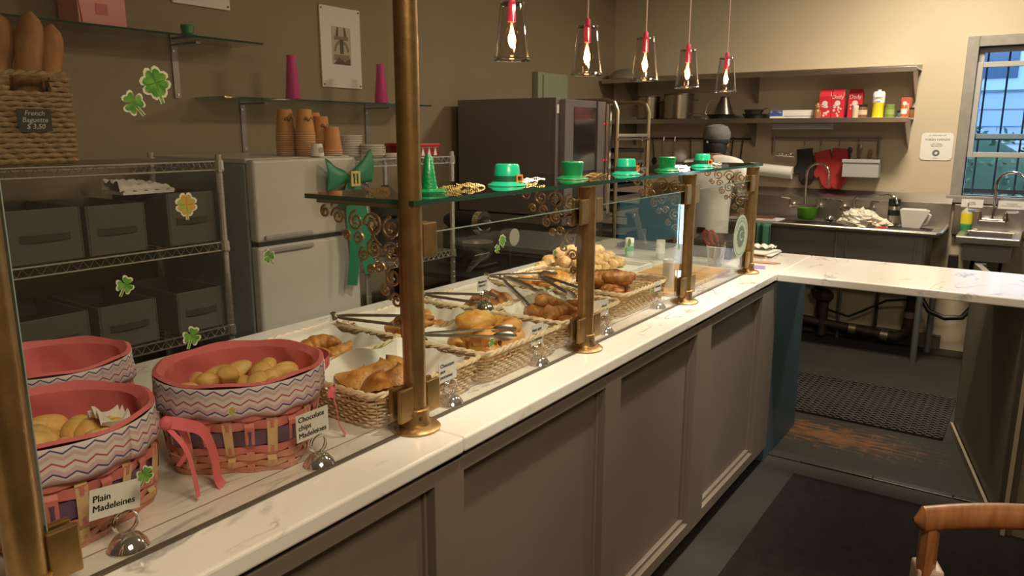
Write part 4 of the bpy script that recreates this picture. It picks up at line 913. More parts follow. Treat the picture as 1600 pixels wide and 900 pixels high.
# cups on the fridge
def cups(x, y, n, label, topn=1, z=fz+.001, k=1.0, m=KRAFT, logo=True):
    t = T('cup_stack', label, 'cups', (x, y, z), 0, 'stacks of kraft paper cups')
    st = .0088*k
    for i in range(n):
        zz = z+i*st; last = i == n-1
        prof = [(.040*k, 0), (.0415*k, .001), (.0415*k, .005*k), (.0395*k, .006*k)]
        if last: prof += [(.029*k, .10*k), (.0, .10*k)]
        else: prof += [(.0385*k, st+.001)]
        P('paper_cup', B().lathe(prof, (x, y, zz), 20, cap=False), m, t, smooth=True)
        P('rim', B().tube([(x+.0408*k*cos(2*pi*q/20), y+.0408*k*sin(2*pi*q/20), zz+.003*k) for q in range(20)], .0022*k, 4, closed=True), mat('cup_rim', (.75, .55, .40), .5), t) if True else None
    if logo:
        zt = z+(n-1)*st+.062
        M_ = MX((x+.0355, y-.0, zt), FX)@Matrix.Rotation(-.15, 4, 'X'); b = B(); b.tube([(0+.0003, 0, 0)]*0 or [(x+.0345*cos(a)+.0005, y+.0345*sin(a), zt+.006*sin(a*9)) for a in [-.8+1.3*q/14 for q in range(15)]], .0013, 4); b.tube([(x+.0345*cos(a)+.0006, y+.0345*sin(a), zt-.006+.004*cos(a*12)) for a in [-.7+.6*q/8 for q in range(9)]], .0018, 4)
        P('printed_mark', b, mat('cup_ink', (.08, .03, .01), .6), t)
cups(-2.60, 1.985+.10, 11, 'leftmost tall stack of kraft cups on the fridge', logo=True)
cups(-2.52, 2.055+.065, 11, 'second tall stack of kraft cups on the fridge, marked top cup')
cups(-2.53, 2.185+.03, 8, 'third stack of kraft cups on the fridge, marked top cup')
cups(-2.62, 2.27+.06-.08, 10, 'rear stack of kraft cups on the fridge, right behind')
cups(-2.475, 2.225, 3, 'short stack of kraft cups at the fridge corner', logo=False)
t = T('small_cup', 'small white paper cup with a round mark on the fridge edge', 'cup', (-2.43, 2.10, fz+.001)); P('body', B().lathe([(.027, 0), (.028, .003), (.022, .050), (0, .050)], (-2.43, 2.10, fz+.001), 20), WHITE, t, smooth=True); P('mark', B().prism(disc(.012, 16), MX((-2.4035, 2.10, fz+.026), FX)@Matrix.Rotation(-.1, 4, 'X'), .0006), mat('grey_mark', (.3, .3, .3), .5), t)
for j, (x, y, n, lb) in enumerate([(-2.60, 2.44, 9, 'taller stack of white paper bowls beside the kraft cups'), (-2.52, 2.50, 5, 'lower stack of white paper bowls beside the kraft cups')]):
    t = T('bowl_stack', lb, 'bowls', (x, y, 1.436), 0, 'white bowl stacks')
    for i in range(n): P('bowl', B().lathe([(.042, 0), (.057, .012), (.059, .013), (.059, .015), (.055, .014)], (x, y, 1.436+i*.0105), 24), WHITE, t, smooth=True)
t = tag(P('lid_pile', B().lathe([(.05, 0), (.052, .004), (.048, .010), (.052, .012), (.048, .018), (0, .019)], (-2.47, 2.60, 1.436), 24), WHITEP, None, smooth=True), 'short pile of white lids at the edge of the small wire rack', 'lids')
t = T('red_tin', 'red tin box with white triangles on the small wire rack', 'tin', (-2.52, 2.79, 1.436)); P('body', B().box(-2.62, -2.44, 2.69, 2.88, 1.436, 1.482), mat('tin_dark_red', (.22, .02, .02), .4), t, bevel=.004); P('lid', B().box(-2.625, -2.435, 2.685, 2.885, 1.482, 1.497), RED, t, bevel=.004)
for k in range(4):
    y = 2.715+k*.045; P('triangle_print', B().prism([(-.013, -.020), (.013, -.020), (0, .020)], MX((-2.4398, y, 1.459), FX), .0006), WHITE, t)
P('triangle_print', B().prism([(-.013, -.020), (.013, -.020), (0, .020)], MX((-2.50, 2.6898, 1.459), FY), .0006), WHITE, t)
# ribbon bow on the fridge corner
t = T('ribbon_bow', 'large green satin bow with gold buckle and long tails on the fridge corner', 'bow', (-2.37, 2.25, 1.35))
bx = -2.365
for sg, dz in ((-1, .01), (1, .045)):
    P('loop', B().grid(lambda u_, v_: (bx+.02*sin(pi*v_)*(1-.3*u_), 2.21+sg*(.008+.12*u_), 1.362+dz*u_+(v_-.5)*(.035+.11*u_)+.004*sin(9*u_)), 10, 8), RIBG, t, smooth=True, solid=.0015)
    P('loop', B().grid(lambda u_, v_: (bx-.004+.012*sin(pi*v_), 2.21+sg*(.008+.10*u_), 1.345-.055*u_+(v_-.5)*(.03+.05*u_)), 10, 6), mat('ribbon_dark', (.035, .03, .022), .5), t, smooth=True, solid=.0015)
    P('lower_fold', B().grid(lambda u_, v_: (bx+.014+.008*sin(pi*v_), 2.21+sg*(.002+.085*u_)*(.35+.65*v_), 1.345-.095*v_-.0*u_), 8, 6), RIBG, t, smooth=True, solid=.0015)
bc = B()
for (y0, y1, z0, z1) in [(-.026, -.014, -.034, .030), (.014, .026, -.034, .030), (-.014, .014, .018, .030), (-.014, .014, -.034, -.022), (-.004, .004, -.022, .018)]: bc.box(bx+.03, bx+.037, 2.213+y0, 2.213+y1, 1.362+z0, 1.362+z1)
P('gold_buckle', bc, mat('gold_glitter', (.75, .62, .25), .35, .8, bump=.6, bscale=300), t, bevel=.002)
ribbon([(bx+.012, 2.205, 1.33), (bx+.016, 2.195, 1.20), (bx+.02, 2.205, 1.06), (bx+.016, 2.185, .91)], .045, RIBG, t, 'tail', nrm=(1, 0, 0), tw=.5)
ribbon([(bx+.006, 2.235, 1.33), (bx+.012, 2.265, 1.18), (bx+.012, 2.28, 1.05), (bx+.02, 2.29, .95)], .075, RIBG, t, 'tail', nrm=(1, 0, 0), tw=-.2)
# things on / near the small rack
t = T('coffee_grinder', 'black coffee grinder with chrome base on the small wire rack', 'grinder', (-2.58, 2.62, .968)); P('base', B().box(-2.66, -2.46, 2.54, 2.72, .968, 1.02), CHROME, t, bevel=.01); P('body', B().lathe([(.07, 1.02), (.075, 1.04), (.055, 1.10), (.05, 1.14), (.075, 1.16), (.08, 1.24), (.05, 1.26), (0, 1.265)], (-2.57, 2.63, 0), 20), BLACK, t, smooth=True); P('dial', B().lathe([(.02, 0), (.022, .012), (0, .014)], (-2.50, 2.63, 1.07), 14, 'x'), CHROME, t, smooth=True); P('hopper_lid', B().lathe([(.082, 1.255), (.082, 1.275), (.02, 1.285), (.02, 1.30), (0, 1.30)], (-2.57, 2.63, 0), 20), BLACK, t, smooth=True)
t = T('coffee_press', 'chrome and glass coffee press on the small wire rack by the fridge', 'press', (-2.50, 2.44, .968)); P('carafe', B().lathe([(.04, .975), (.042, .98), (.042, 1.12), (.045, 1.13)], (-2.50, 2.44, 0), 20, cap=False), glassmat('carafe', (.7, .72, .7), 3), t, smooth=True)
for z in (.985, 1.04, 1.09, 1.125): P('band', B().tube([(-2.50+.0435*cos(2*pi*q/20), 2.44+.0435*sin(2*pi*q/20), z) for q in range(20)], .003, 5, closed=True), CHROME, t)
P('lid', B().lathe([(.046, 1.13), (.044, 1.15), (.015, 1.165), (.006, 1.17), (.006, 1.22), (.013, 1.225), (.013, 1.245), (0, 1.25)], (-2.50, 2.44, 0), 20), CHROME, t, smooth=True); P('feet', B().lathe([(.044, .968), (.044, .976)], (-2.5, 2.44, 0), 16), CHROME, t)
# dark prep table with mixer in front of the oven side
t = T('prep_table', 'black folding work table between the small rack and the oven', 'table', (-2.66, 3.35, 0)); P('table_top', B().box(-2.95, -2.35, 3.02, 3.78, .78, .81), BLACK, t, bevel=.003)
for x in (-2.92, -2.40):
    for y in (3.06, 3.74): P('leg', B().box(x-.015, x+.015, y-.015, y+.015, 0, .78), BLACK, t)
P('lower_shelf', B().box(-2.92, -2.40, 3.06, 3.74, .30, .315), DARK, t)
t = T('stand_mixer', 'dark stand mixer with steel bowl on the black work table', 'mixer', (-2.62, 3.30, .811)); P('mixer_base', B().box(-2.74, -2.46, 3.20, 3.40, .811, .835), BLACK, t, bevel=.01); P('column', B().box(-2.74, -2.65, 3.24, 3.36, .835, 1.02), BLACK, t, bevel=.02); P('head', B().ball((-2.60, 3.30, 1.06), .17, .065, .06, 20, 12), BLACK, t, smooth=True); P('bowl', B().lathe([(.04, .836), (.05, .838), (.085, .88), (.09, .95), (.093, .952), (.088, .95)], (-2.53, 3.30, 0), 28, cap=False), STEEL, t, smooth=True); P('trim_band', B().lathe([(.066, -.02), (.066, .02)], (-2.50, 3.30, 1.06), 20, 'x'), CHROME, t, smooth=True)
t = T('hanging_pan', 'small round steel pan with dark side facing the counter, behind the double shamrock', 'pan', (-2.36, 3.34, .811)); P('pan_wall', B().lathe([(.045, 0), (.05, .06), (.052, .06), (.047, -.004), (0, -.004)], (-2.37, 3.345, .99), 24, 'x'), DARK, t, smooth=True); P('bottom', B().lathe([(.047, 0), (.047, .004), (0, .004)], (-2.312, 3.345, .99), 24, 'x'), mat('pan_disc', (.45, .45, .38), .4), t, smooth=True); P('handle', B().tube([(-2.34, 3.345, .94), (-2.34, 3.345, .812)], .007, 6), DARK, t)
t = T('wire_basket', 'black wire basket leaning on the work table', 'basket', (-2.42, 3.12, .811)); b = B()
for k in range(9): a = -.6+1.2*k/8; b.tube([(-2.46, 3.12+.04*sin(a), .813), (-2.36, 3.12+.11*sin(a), .92)], .0018, 4)
for q in (.3, .65, 1): b.tube([(-2.46+.10*q, 3.12+(.04+.07*q)*sin(a), .813+.107*q) for a in [-.6+1.2*k/12 for k in range(13)]], .002, 4)
P('wires', b, WIRE, t, kind='stuff')
# ============================================================ OVEN, PAN RACK
OV = mat('oven_side', (.21, .185, .19), .42, .35, noise=.12, nscale=2); 
t = T('convection_oven', 'tall dark stainless convection oven against the left wall', 'oven', (-2.7, 4.15, 0))
P('side_panel', B().box(-3.10, -2.40, 3.85, 3.862, 1.055, 1.75), OV, t, bevel=.002); P('oven_body', B().box(-3.10, -2.40, 3.862, 4.44, 1.05, 1.748), OV, t)
P('corner_strip', B().box(-2.40, -2.365, 3.85, 3.90, 1.05, 1.75), STEELD, t, bevel=.002)
dr = P('door', B().box(-2.40, -2.33, 3.90, 4.40, 1.06, 1.74), OV, t, bevel=.004)
P('door_glass', B().box(-2.332, -2.327, 4.00, 4.27, 1.12, 1.70), mat('oven_glass', (.012, .014, .014), .08, coat=1), dr); P('door_handle', B().box(-2.325, -2.29, 4.385, 4.42, 1.02, 1.73), CHROME, dr, bevel=.006)
P('control_strip', B().box(-2.33, -2.318, 4.28, 4.38, 1.06, 1.74), STEELD, dr); P('energy_label', B().box(-2.3645, -2.3635, 3.86, 3.885, 1.66, 1.71), WHITE, t)
for z in (1.37, 1.60): P('indicator', B().box(-2.318, -2.314, 4.36, 4.372, z, z+.012), mat('red_led', (.6, .02, .02), .4, emit=(1, .05, .03), estr=.5), dr)
P('stand_top', B().box(-3.10, -2.30, 3.83, 4.44, 1.0, 1.045), STEELD, t, bevel=.003)
for k in range(3): z = .12+k*.29; dd = P('drawer', B().box(-2.36, -2.33, 3.87, 4.40, z, z+.27), mat('stand_dark', (.07, .06, .055), .35, .6), t, bevel=.003); P('pull', B().box(-2.33, -2.315, 3.95, 4.32, z+.22, z+.235), STEELD, dd)
P('stand_body', B().box(-3.08, -2.36, 3.86, 4.43, 0, 1.0), DARK, t)
t = T('pan_rack', 'tall bun-pan rack with curved tube top beside the oven, loaded with trays', 'rack', (-2.6, 4.72, 0)); RT = mat('rack_tube', (.50, .43, .28), .3, .9)
for y in (4.48, 4.96):
    pts = [(-3.02, y, 0), (-3.02, y, 1.70), (-2.98, y, 1.75), (-2.36, y, 1.755), (-2.31, y, 1.74), (-2.285, y, 1.69), (-2.285, y, 0)]
    P('end_frame', B().tube(pts, .014, 8), RT, t, smooth=True)
for z in (1.53, .30, .02): P('cross_bar', B().tube([(-2.285, 4.48, z), (-2.285, 4.96, z)], .012, 8), WIRE, t)
P('cross_bar', B().box(-3.02, -2.27, 4.47, 4.97, 1.50, 1.512), STEELD, t)
for k in range(14):
    z = .40+k*.078; 
    if 1.46 < z < 1.54: continue
    P('runner', B().box(-3.0, -2.29, 4.495, 4.52, z, z+.004).box(-3.0, -2.29, 4.92, 4.945, z, z+.004), STEELD, t)
R_ = random.Random(2)
zl = [.40+k*.078 for k in range(14) if not (1.46 < .40+k*.078 < 1.54)]
for k, z in enumerate(zl):
    if k in (3, 7): continue
    o = P('sheet_pan', B().box(-2.98, -2.30, 4.51, 4.93, z+.005, z+.008).box(-2.31, -2.30, 4.51, 4.93, z+.008, z+.028).box(-2.98, -2.97, 4.51, 4.93, z+.008, z+.028).box(-2.97, -2.31, 4.51, 4.516, z+.008, z+.028).box(-2.97, -2.31, 4.924, 4.93, z+.008, z+.028), PAN if k % 3 else STEELD, None)
    tag(o, ['dark', 'pale', 'scorched', 'worn'][k % 4]+f' sheet pan in the bun-pan rack, '+['lowest', 'second from the floor', '', 'fourth from the floor', 'just below the middle', 'around counter height', 'a little above counter height', '', 'under the cross bar', 'second under the cross bar', 'third under the cross bar', 'above the cross bar', 'second above the cross bar', 'topmost', 'top'][k], 'sheet pan', 'sheet pans in the rack')
# ============================================================ BACK WALL
def wallshelf(x0, x1, z, label, brk):
    t = T('steel_shelf', label, 'shelf', ((x0+x1)/2, 6.0, z), 0, 'stainless shelves on the back wall')
    P('board', B().box(x0, x1, 5.87, YB-.005, z-.012, z), STEEL, t, bevel=.002); P('front_lip', B().box(x0, x1, 5.862, 5.87, z-.034, z+.001), STEEL, t, bevel=.002); P('back_lip', B().box(x0, x1, YB-.008, YB-.003, z, z+.03), STEEL, t)
    for x in brk: 
        br = P('bracket', B().prism([(0, 0), (.26, 0), (.26, -.03), (.02, -.20), (0, -.20)], Matrix(((0, 0, 1, x), (-1, 0, 0, YB-.004), (0, 1, 0, z-.013), (0, 0, 0, 1))), .006), STEELD, t)
wallshelf(-3.15, -.78, 1.655, 'lower stainless wall shelf carrying pots and sugar bags', (-2.95, -1.9, -.80))
wallshelf(-3.15, -.76, 1.99, 'upper stainless wall shelf carrying the upturned bowl', (-2.95, -1.9, -.785))
t = tag(P('under_shelf_lamp', B().box(-1.72, -1.28, 5.95, 5.99, 1.575, 1.62), mat('strip_housing', (.55, .55, .62), .3, .3), None, bevel=.004), 'white strip lamp fixed under the lower steel shelf', 'lamp')
def pot(x, r0, h, label, z=1.656, m=STEEL, y=6.0):
    t = T('stock_pot', label, 'pot', (x, y, z)); P('body', B().lathe([(0, 0), (r0-.008, 0), (r0, .008), (r0, h), (r0+.005, h+.003), (r0-.004, h), (r0-.005, .01)], (x, y, z), 32, cap=False), m, t, smooth=True)
    P('lid', B().lathe([(r0+.004, h+.003), (r0, h+.012), (.02, h+.02), (0, h+.02)], (x, y, z), 32), m, t, smooth=True)
    for s_ in (-1, 1): P('handle', B().tube([(x+s_*r0, y-.03, z+h*.8), (x+s_*(r0+.03), y-.028, z+h*.8), (x+s_*(r0+.03), y+.028, z+h*.8), (x+s_*r0, y+.03, z+h*.8)], .005, 6), m, t)
POTM = mat('pot_steel', (.42, .38, .32), .28, 1)
pot(-2.77, .095, .18, 'stock pot on the lower shelf, partly behind the pan rack', m=POTM); pot(-2.50, .12, .19, 'large shiny stock pot on the lower shelf, centre', m=POTM)
t = T('metal_jug', 'tapered dark steel jug with wire handle on the lower shelf', 'jug', (-2.11, 5.98, 1.656)); P('body', B().lathe([(0, 0), (.075, 0), (.078, .006), (.030, .14), (.034, .15), (.030, .15), (.027, .14), (.06, .01)], (-2.11, 5.98, 1.656+.022), 24, cap=False), mat('jug_steel', (.2, .18, .16), .3, .9), t, smooth=True); P('handle', B().tube([(-2.15, 5.96, 1.80), (-2.21, 5.95, 1.80), (-2.235, 5.94, 1.76), (-2.25, 5.94, 1.70), (-2.23, 5.95, 1.683), (-2.17, 5.96, 1.685)], .004, 6), WIRE, t, smooth=True)
def frypan(x, rr, z, label, hx=.16, hang=-1, m=PAN):
    t = T('frying_pan', label, 'pan', (x, 5.97, z)); P('pan_body', B().lathe([(0, .0), (rr*.78, 0), (rr, .032), (rr+.003, .034), (rr-.003, .032), (rr*.76, .004), (0, .004)], (x, 5.97, z), 28), m, t, smooth=True); P('handle', B().tube([(x+hang*rr*.95, 5.95, z+.028), (x+hang*(rr+hx*.6), 5.93, z+.045), (x+hang*(rr+hx), 5.93, z+.04)], [.007, .008, .006], 6, flat=.5), STEELD, t, smooth=True)
frypan(-2.13, .11, 1.657, 'wide dark frying pan under the tapered jug', .14, -1); frypan(-1.86, .095, 1.657, 'dark frying pan left of the foil box, handle to the right', .10, 1); 
frypan(-1.87, .075, 1.69, 'smaller steel frying pan stacked on another', .06, 1, STEELD)
t = T('foil_box', 'long blue and white foil carton on the lower shelf', 'box', (-1.56, 5.97, 1.656)); P('carton', B().box(-1.735, -1.415, 5.93, 6.0, 1.656, 1.715), WHITE, t, bevel=.002); P('blue_panel', B().box(-1.736, -1.64, 5.9292, 5.93, 1.672, 1.714), mat('foil_blue', (.05, .10, .45), .4), t); text('lettering', 'Reynolds', .022, MX((-1.688, 5.9288, 1.70), FY), WHITE, t, bold=True)
P('stripe', B().box(-1.63, -1.416, 5.9292, 5.93, 1.668, 1.674), mat('foil_stripe', (.2, .3, .5), .4), t)
def pbag(x, w_, h, label, txt, dark=False, y=5.97, rz=0):
    RB_ = mat('sugar_red', (.62, .03, .05), .4, noise=.15, nscale=12)
    t = T('sugar_bag', label, 'bag', (x, y, 1.656), rz, 'red sugar bags'); d = .06
    b = B(); prof = [(1, 0), (1.02, .3), (1, .75), (.96, .9), (.92, 1)]
    vs = []; 
    for sc_, q in prof:
        dd = d/2*(1 if q < .85 else (.6 if q < .95 else .12)); vs += [(-w_/2*sc_, -dd, h*q), (w_/2*sc_, -dd, h*q), (w_/2*sc_, dd, h*q), (-w_/2*sc_, dd, h*q)]
    fs = [(0, 3, 2, 1)]+[(4*i+k, 4*i+(k+1) % 4, 4*i+4+(k+1) % 4, 4*i+4+k) for i in range(4) for k in range(4)]+[(16, 17, 18, 19)]
    P('bag_body', b.add(vs, fs), RB_, t, local=True, bevel=.003)
    WB = mat('sugar_white', (.75, .6, .58), .5)
    R_ = random.Random(int(-x*100))
    for k in range(9): P('berry_print', B().prism([(q[0]*1.0, q[1]) for q in disc(R_.uniform(.005, .010), 10)], MX((R_.uniform(-w_*.36, w_*.36), -d/2-.0012, R_.uniform(.015, h*.45)), FY), .0004), WB, t, local=True)
    if txt:
        o = text('lettering', txt, .038, MX((0, -d/2-.0018, h*.72), FY), WB, None, bold=True); o.parent = t
    P('berry_print', B().prism(disc(.02, 14), MX((0, -d/2-.0012, h*.5), FY), .0003), WB, t, local=True)
    return t
pbag(-1.345, .085, .205, 'red sugar bag, leftmost of three, beside the honey bear', ''); pbag(-1.258, .085, .205, 'red sugar bag, middle of three', 'Dady'); pbag(-1.150, .095, .205, 'red sugar bag, rightmost of three, behind the jar', 'Dady', y=6.02)
t = T('honey_bear', 'brown squeezable honey bear bottle before the left sugar bag', 'bottle', (-1.385, 5.90, 1.656)); HB = mat('honey', (.33, .14, .06), .25); P('belly', B().lathe([(0, 0), (.024, 0), (.028, .02), (.024, .05), (.016, .062)], (-1.385, 5.905, 1.656), 18).ball((-1.385, 5.905, 1.73), .020, .018, .018, 14, 10).ball((-1.400, 5.905, 1.745), .007, .006, .007, 8, 6).ball((-1.370, 5.905, 1.745), .007, .006, .007, 8, 6), HB, t, smooth=True); P('spout', B().lathe([(.01, 0), (.004, .016), (0, .018)], (-1.385, 5.905, 1.747), 10), mat('honey_cap', (.5, .3, .15), .4), t)
def jar(x, rr, h, m, capm, label, nm='glass_jar', cat='jar', y=5.92, lab=None, caph=.014, neck=1):
    t = T(nm, label, cat, (x, y, 1.656)); P('body', B().lathe([(0, 0), (rr, 0), (rr, h*.85), (rr*.9*neck, h)], (x, y, 1.656), 20), m, t, smooth=True); P('cap', B().lathe([(rr*.95*neck, h), (rr*.95*neck, h+caph), (0, h+caph+.001)], (x, y, 1.656), 20), capm, t, smooth=True)
    if lab: P('label_band', B().lathe([(rr+.0006, h*.25), (rr+.0006, h*.7)], (x, y, 1.656), 20, cap=False), lab, t)
CRM = mat('cream_label', (.62, .50, .35), .5)
jar(-1.085, .034, .075, mat('jam', (.20, .09, .05), .25), BLACK, 'squat jar with cream label before the right sugar bag', lab=CRM)
jar(-1.125, .022, .07, CRM, WHITEP, 'small cream tub touching the squat jar', nm='small_tub', cat='tub', y=5.90)
t = T('sugar_canister', 'yellow and white sugar canister with white cap', 'canister', (-.985, 5.93, 1.656)); YL = mat('canister_yellow', (.80, .68, .03), .4)
P('yellow_body', B().lathe([(0, 0), (.038, 0), (.036, .07), (.040, .10)], (-.985, 5.93, 1.656), 24), YL, t, smooth=True); P('white_band', B().lathe([(.040, .10), (.040, .165), (.034, .175), (.034, .178), (0, .178)], (-.985, 5.93, 1.656), 24), WHITEP, t, smooth=True); P('spout_cap', B().lathe([(.012, .178), (.012, .19), (0, .19)], (-.985, 5.93, 1.656), 12), WHITEP, t)
text('lettering', 'Domino', .024, MX((-.985, 5.8885, 1.656+.135), FY)@Matrix.Rotation(.12, 4, 'Z'), mat('navy', (.02, .04, .15), .5), t, bold=True, sx=.85); text('lettering', 'SUGAR', .012, MX((-.985, 5.8885, 1.656+.108), FY)@Matrix.Rotation(.12, 4, 'Z'), mat('navy', (.02, .04, .15), .5), t, bold=True)
jar(-.925+.02, .03, .075, mat('green_jam', (.18, .28, .05), .2), mat('olive_cap', (.2, .3, .1), .4), 'green jar right of the sugar canister', lab=mat('green_lab', (.3, .4, .12), .5))
jar(-.84, .022, .03, mat('tin_dark', (.05, .14, .13), .3), DARK, 'low dark teal tin right of the green jar', nm='low_tin', cat='tin')
jar(-.80+.035, .016, .0001+.05, mat('small_brown', (.25, .12, .05), .3), DARK, 'tiny dark bottle at the right end of the lower shelf', nm='small_bottle', cat='bottle', y=5.9)
jar(-.875+.06-.0, .020, .082, mat('hot_sauce', (.55, .13, .03), .3), WHITEP, 'orange sauce bottle with white cap near the shelf end', nm='sauce_bottle', cat='bottle', y=5.905, lab=WHITE, caph=.022, neck=.75)
t = T('spice_carton', 'orange-red spice carton at the right end of the lower shelf', 'box', (-.80, 6.0, 1.656)); P('carton', B().box(-.845, -.785, 5.96, 6.04, 1.656, 1.79), mat('spice_red', (.50, .10, .04), .5), t, bevel=.002); P('printed_label', B().box(-.835, -.795, 5.959, 5.96, 1.70, 1.75), CRM, t)
t = T('mixing_bowl', 'upturned grey metal bowl on the upper steel shelf', 'bowl', (-3.0, 6.0, 1.992)); P('dome', B().lathe([(.15, .0), (.145, .008), (.13, .035), (.09, .07), (.04, .085), (0, .088)], (-3.0, 6.0, 1.992), 28), mat('bowl_grey', (.35, .34, .28), .5, .4), t, smooth=True)
# rail with hooks, mitts, caddy
t = T('hook_rail', 'short steel hook rail with oven mitts hanging under the shelf lamp', 'rail', (-1.37, YB-.04, 1.51)); P('bar', B().tube([(-1.76, YB-.045, 1.51), (-.975, YB-.045, 1.51)], .006, 8), STEELD, t)
for x in (-1.74, -.985): P('end_mount', B().tube([(x, YB-.045, 1.53), (x, YB-.045, 1.40)], .010, 6).box(x-.012, x+.012, YB-.045, YB-.002, 1.505, 1.52), STEELD, t)
for x in (-1.50, -1.38, -1.25, -1.12): P('hook', B().tube([(x, YB-.05, 1.518), (x, YB-.058, 1.50), (x, YB-.055, 1.46), (x, YB-.07, 1.455), (x, YB-.075, 1.47)], .003, 5), STEELD, t)
t = T('dish_rail', 'long dark utensil rail on the back wall behind the worker', 'rail', (-2.3, YB-.04, 1.50)); P('bar', B().tube([(-2.95, YB-.045, 1.50), (-1.90, YB-.045, 1.50)], .007, 8), DARK, t)
for x in (-2.9, -1.95): P('end_mount', B().box(x-.01, x+.01, YB-.045, YB-.002, 1.493, 1.507), DARK, t)
def mitt(x, z, m, label, rz=0, sc=1.0, rot=0):
    t = T('oven_mitt', label, 'mitt', (x, YB-.055, z), 0, 'oven mitts on the rail')
    out = [(-.055, 0), (.055, 0), (.062, -.10), (.066, -.19), (.055, -.25), (.03, -.285), (0, -.295), (-.03, -.285), (-.05, -.25), (-.055, -.19), (-.075, -.20), (-.092, -.175), (-.088, -.14), (-.060, -.11)]
    M_ = MX((x, YB-.030, z), FY)@Matrix.Rotation(rot, 4, 'Z')@Matrix.Scale(sc, 4)
    P('mitt_body', B().prism(out, M_, .045), m, t, bevel=.018, seg=3, smooth=True); P('cuff_edge', B().prism([(-.058, -.012), (.058, -.012), (.058, .004), (-.058, .004)], M_@Matrix.Translation((0, 0, -.002)), .049), m, t, bevel=.003)
mitt(-1.50, 1.425, mat('mitt_black', (.02, .02, .018), .7), 'dark oven mitt, left of the two red ones', rot=.12, sc=.95)
mitt(-1.37, 1.41, mat('mitt_red', (.42, .03, .03), .7), 'red oven mitt in the middle of the rail', rot=.25, sc=.98)
mitt(-1.235, 1.43, mat('mitt_red', (.42, .03, .03), .7), 'red oven mitt on the right of the pair, over the first', rot=-.05, sc=1.02)
t = T('rail_caddy', 'grey plastic caddy hanging from the rail right of the red mitts', 'caddy', (-1.075, YB-.08, 1.25)); CP = mat('caddy_grey', (.42, .42, .42), .5)
P('tub', B().box(-1.20, -.955, YB-.145, YB-.135, 1.23, 1.355).box(-1.20, -1.19, YB-.135, YB-.02, 1.23, 1.36).box(-.965, -.955, YB-.135, YB-.02, 1.23, 1.36).box(-1.19, -.965, YB-.03, YB-.02, 1.23, 1.36).box(-1.19, -.965, YB-.135, YB-.03, 1.23, 1.236), CP, t, bevel=.003)
P('rim', B().box(-1.205, -.95, YB-.152, YB-.145, 1.335, 1.36), CP, t, bevel=.002); P('hanger', B().tube([(-1.12, YB-.05, 1.51), (-1.12, YB-.05, 1.36)], .003, 5).tube([(-.985, YB-.03, 1.50), (-.985, YB-.03, 1.36)], .003, 5), STEELD, t)
for k, (x, h) in enumerate([(-1.16, .09), (-1.10, .12), (-1.04, .07)]): tag(P('utensil', B().tube([(x, YB-.08, 1.24), (x+.01*(k-1), YB-.08, 1.36+h*.6)], .006, 6).ball((x+.01*(k-1), YB-.08, 1.36+h*.7), .018, .006, .025, 8, 6), [DARK, STEELD, mat('wood_spoon', (.3, .18, .08), .6)][k], None, smooth=True), ['dark utensil at the left in the grey caddy', 'steel utensil in the middle of the grey caddy', 'wooden utensil at the right in the grey caddy'][k], 'utensil')
t = T('towel_holder', 'chrome paper towel arm on the back wall', 'holder', (-1.72, YB-.09, 1.38)); P('arm', B().tube([(-1.70, YB-.003, 1.40), (-1.70, YB-.10, 1.38), (-1.56, YB-.10, 1.372)], .006, 6), CHROME, t)
for k in range(4): P('knob', B().ball((-1.68+k*.03, YB-.105, 1.382+.006*(k % 2)), .012, None, None, 8, 6), CHROME, t, smooth=True)
t = T('towel_roll', 'white paper towel roll hanging left of the oven mitts', 'paper towel', (-1.72, YB-.09, 1.26)); P('roll', B().tube([(-1.90, YB-.08, 1.272), (-1.57, YB-.08, 1.245)], .048, 24), WHITE, t, smooth=True); P('core', B().tube([(-1.571, YB-.08, 1.2451), (-1.568, YB-.08, 1.2449)], .016, 12), BOARD, t); P('spindle', B().tube([(-1.92, YB-.003, 1.274), (-1.92, YB-.08, 1.274), (-1.55, YB-.08, 1.244)], .005, 6), CHROME, t)
# hanging utensils behind worker
R_ = random.Random(9)
for k, x in enumerate([-2.86, -2.76, -2.66, -2.56, -2.42, -2.30, -2.18, -2.06, -1.98]):
    t = T('hanging_utensil', ['steel ladle', 'black spatula', 'steel whisk', 'long steel spoon', 'dark turner', 'black-handled skimmer', 'dark ladle', 'long dark fork', 'short dark spoon'][k]+' on the long dark rail, '+['leftmost', 'second from the left', 'third from the left', 'fourth from the left', 'left of the worker head', 'beside the worker head', 'behind the worker cap', 'just right of the worker cap', 'rightmost'][k], 'utensil', (x, YB-.05, 1.5), 0, 'utensils on the long rail')
    m_ = [STEEL, BLACK, STEEL, STEEL, DARK, DARK, DARK, DARK, DARK][k]; h = R_.uniform(.14, .22); dx = R_.uniform(-.02, .02)
    P('handle', B().tube([(x, YB-.055, 1.515), (x, YB-.06, 1.48), (x+dx, YB-.05, 1.48-h)], .005, 6), m_, t)
    P('head', B().ball((x+dx*1.2, YB-.05, 1.46-h), .026, .012, .034, 12, 8), m_, t, smooth=True)
t = tag(P('hanging_scoop', B().ball((-2.50, YB-.07, 1.36), .062, .045, .055, 16, 10), WHITEP, None, smooth=True), 'round white plastic scoop hanging left of the worker', 'scoop')
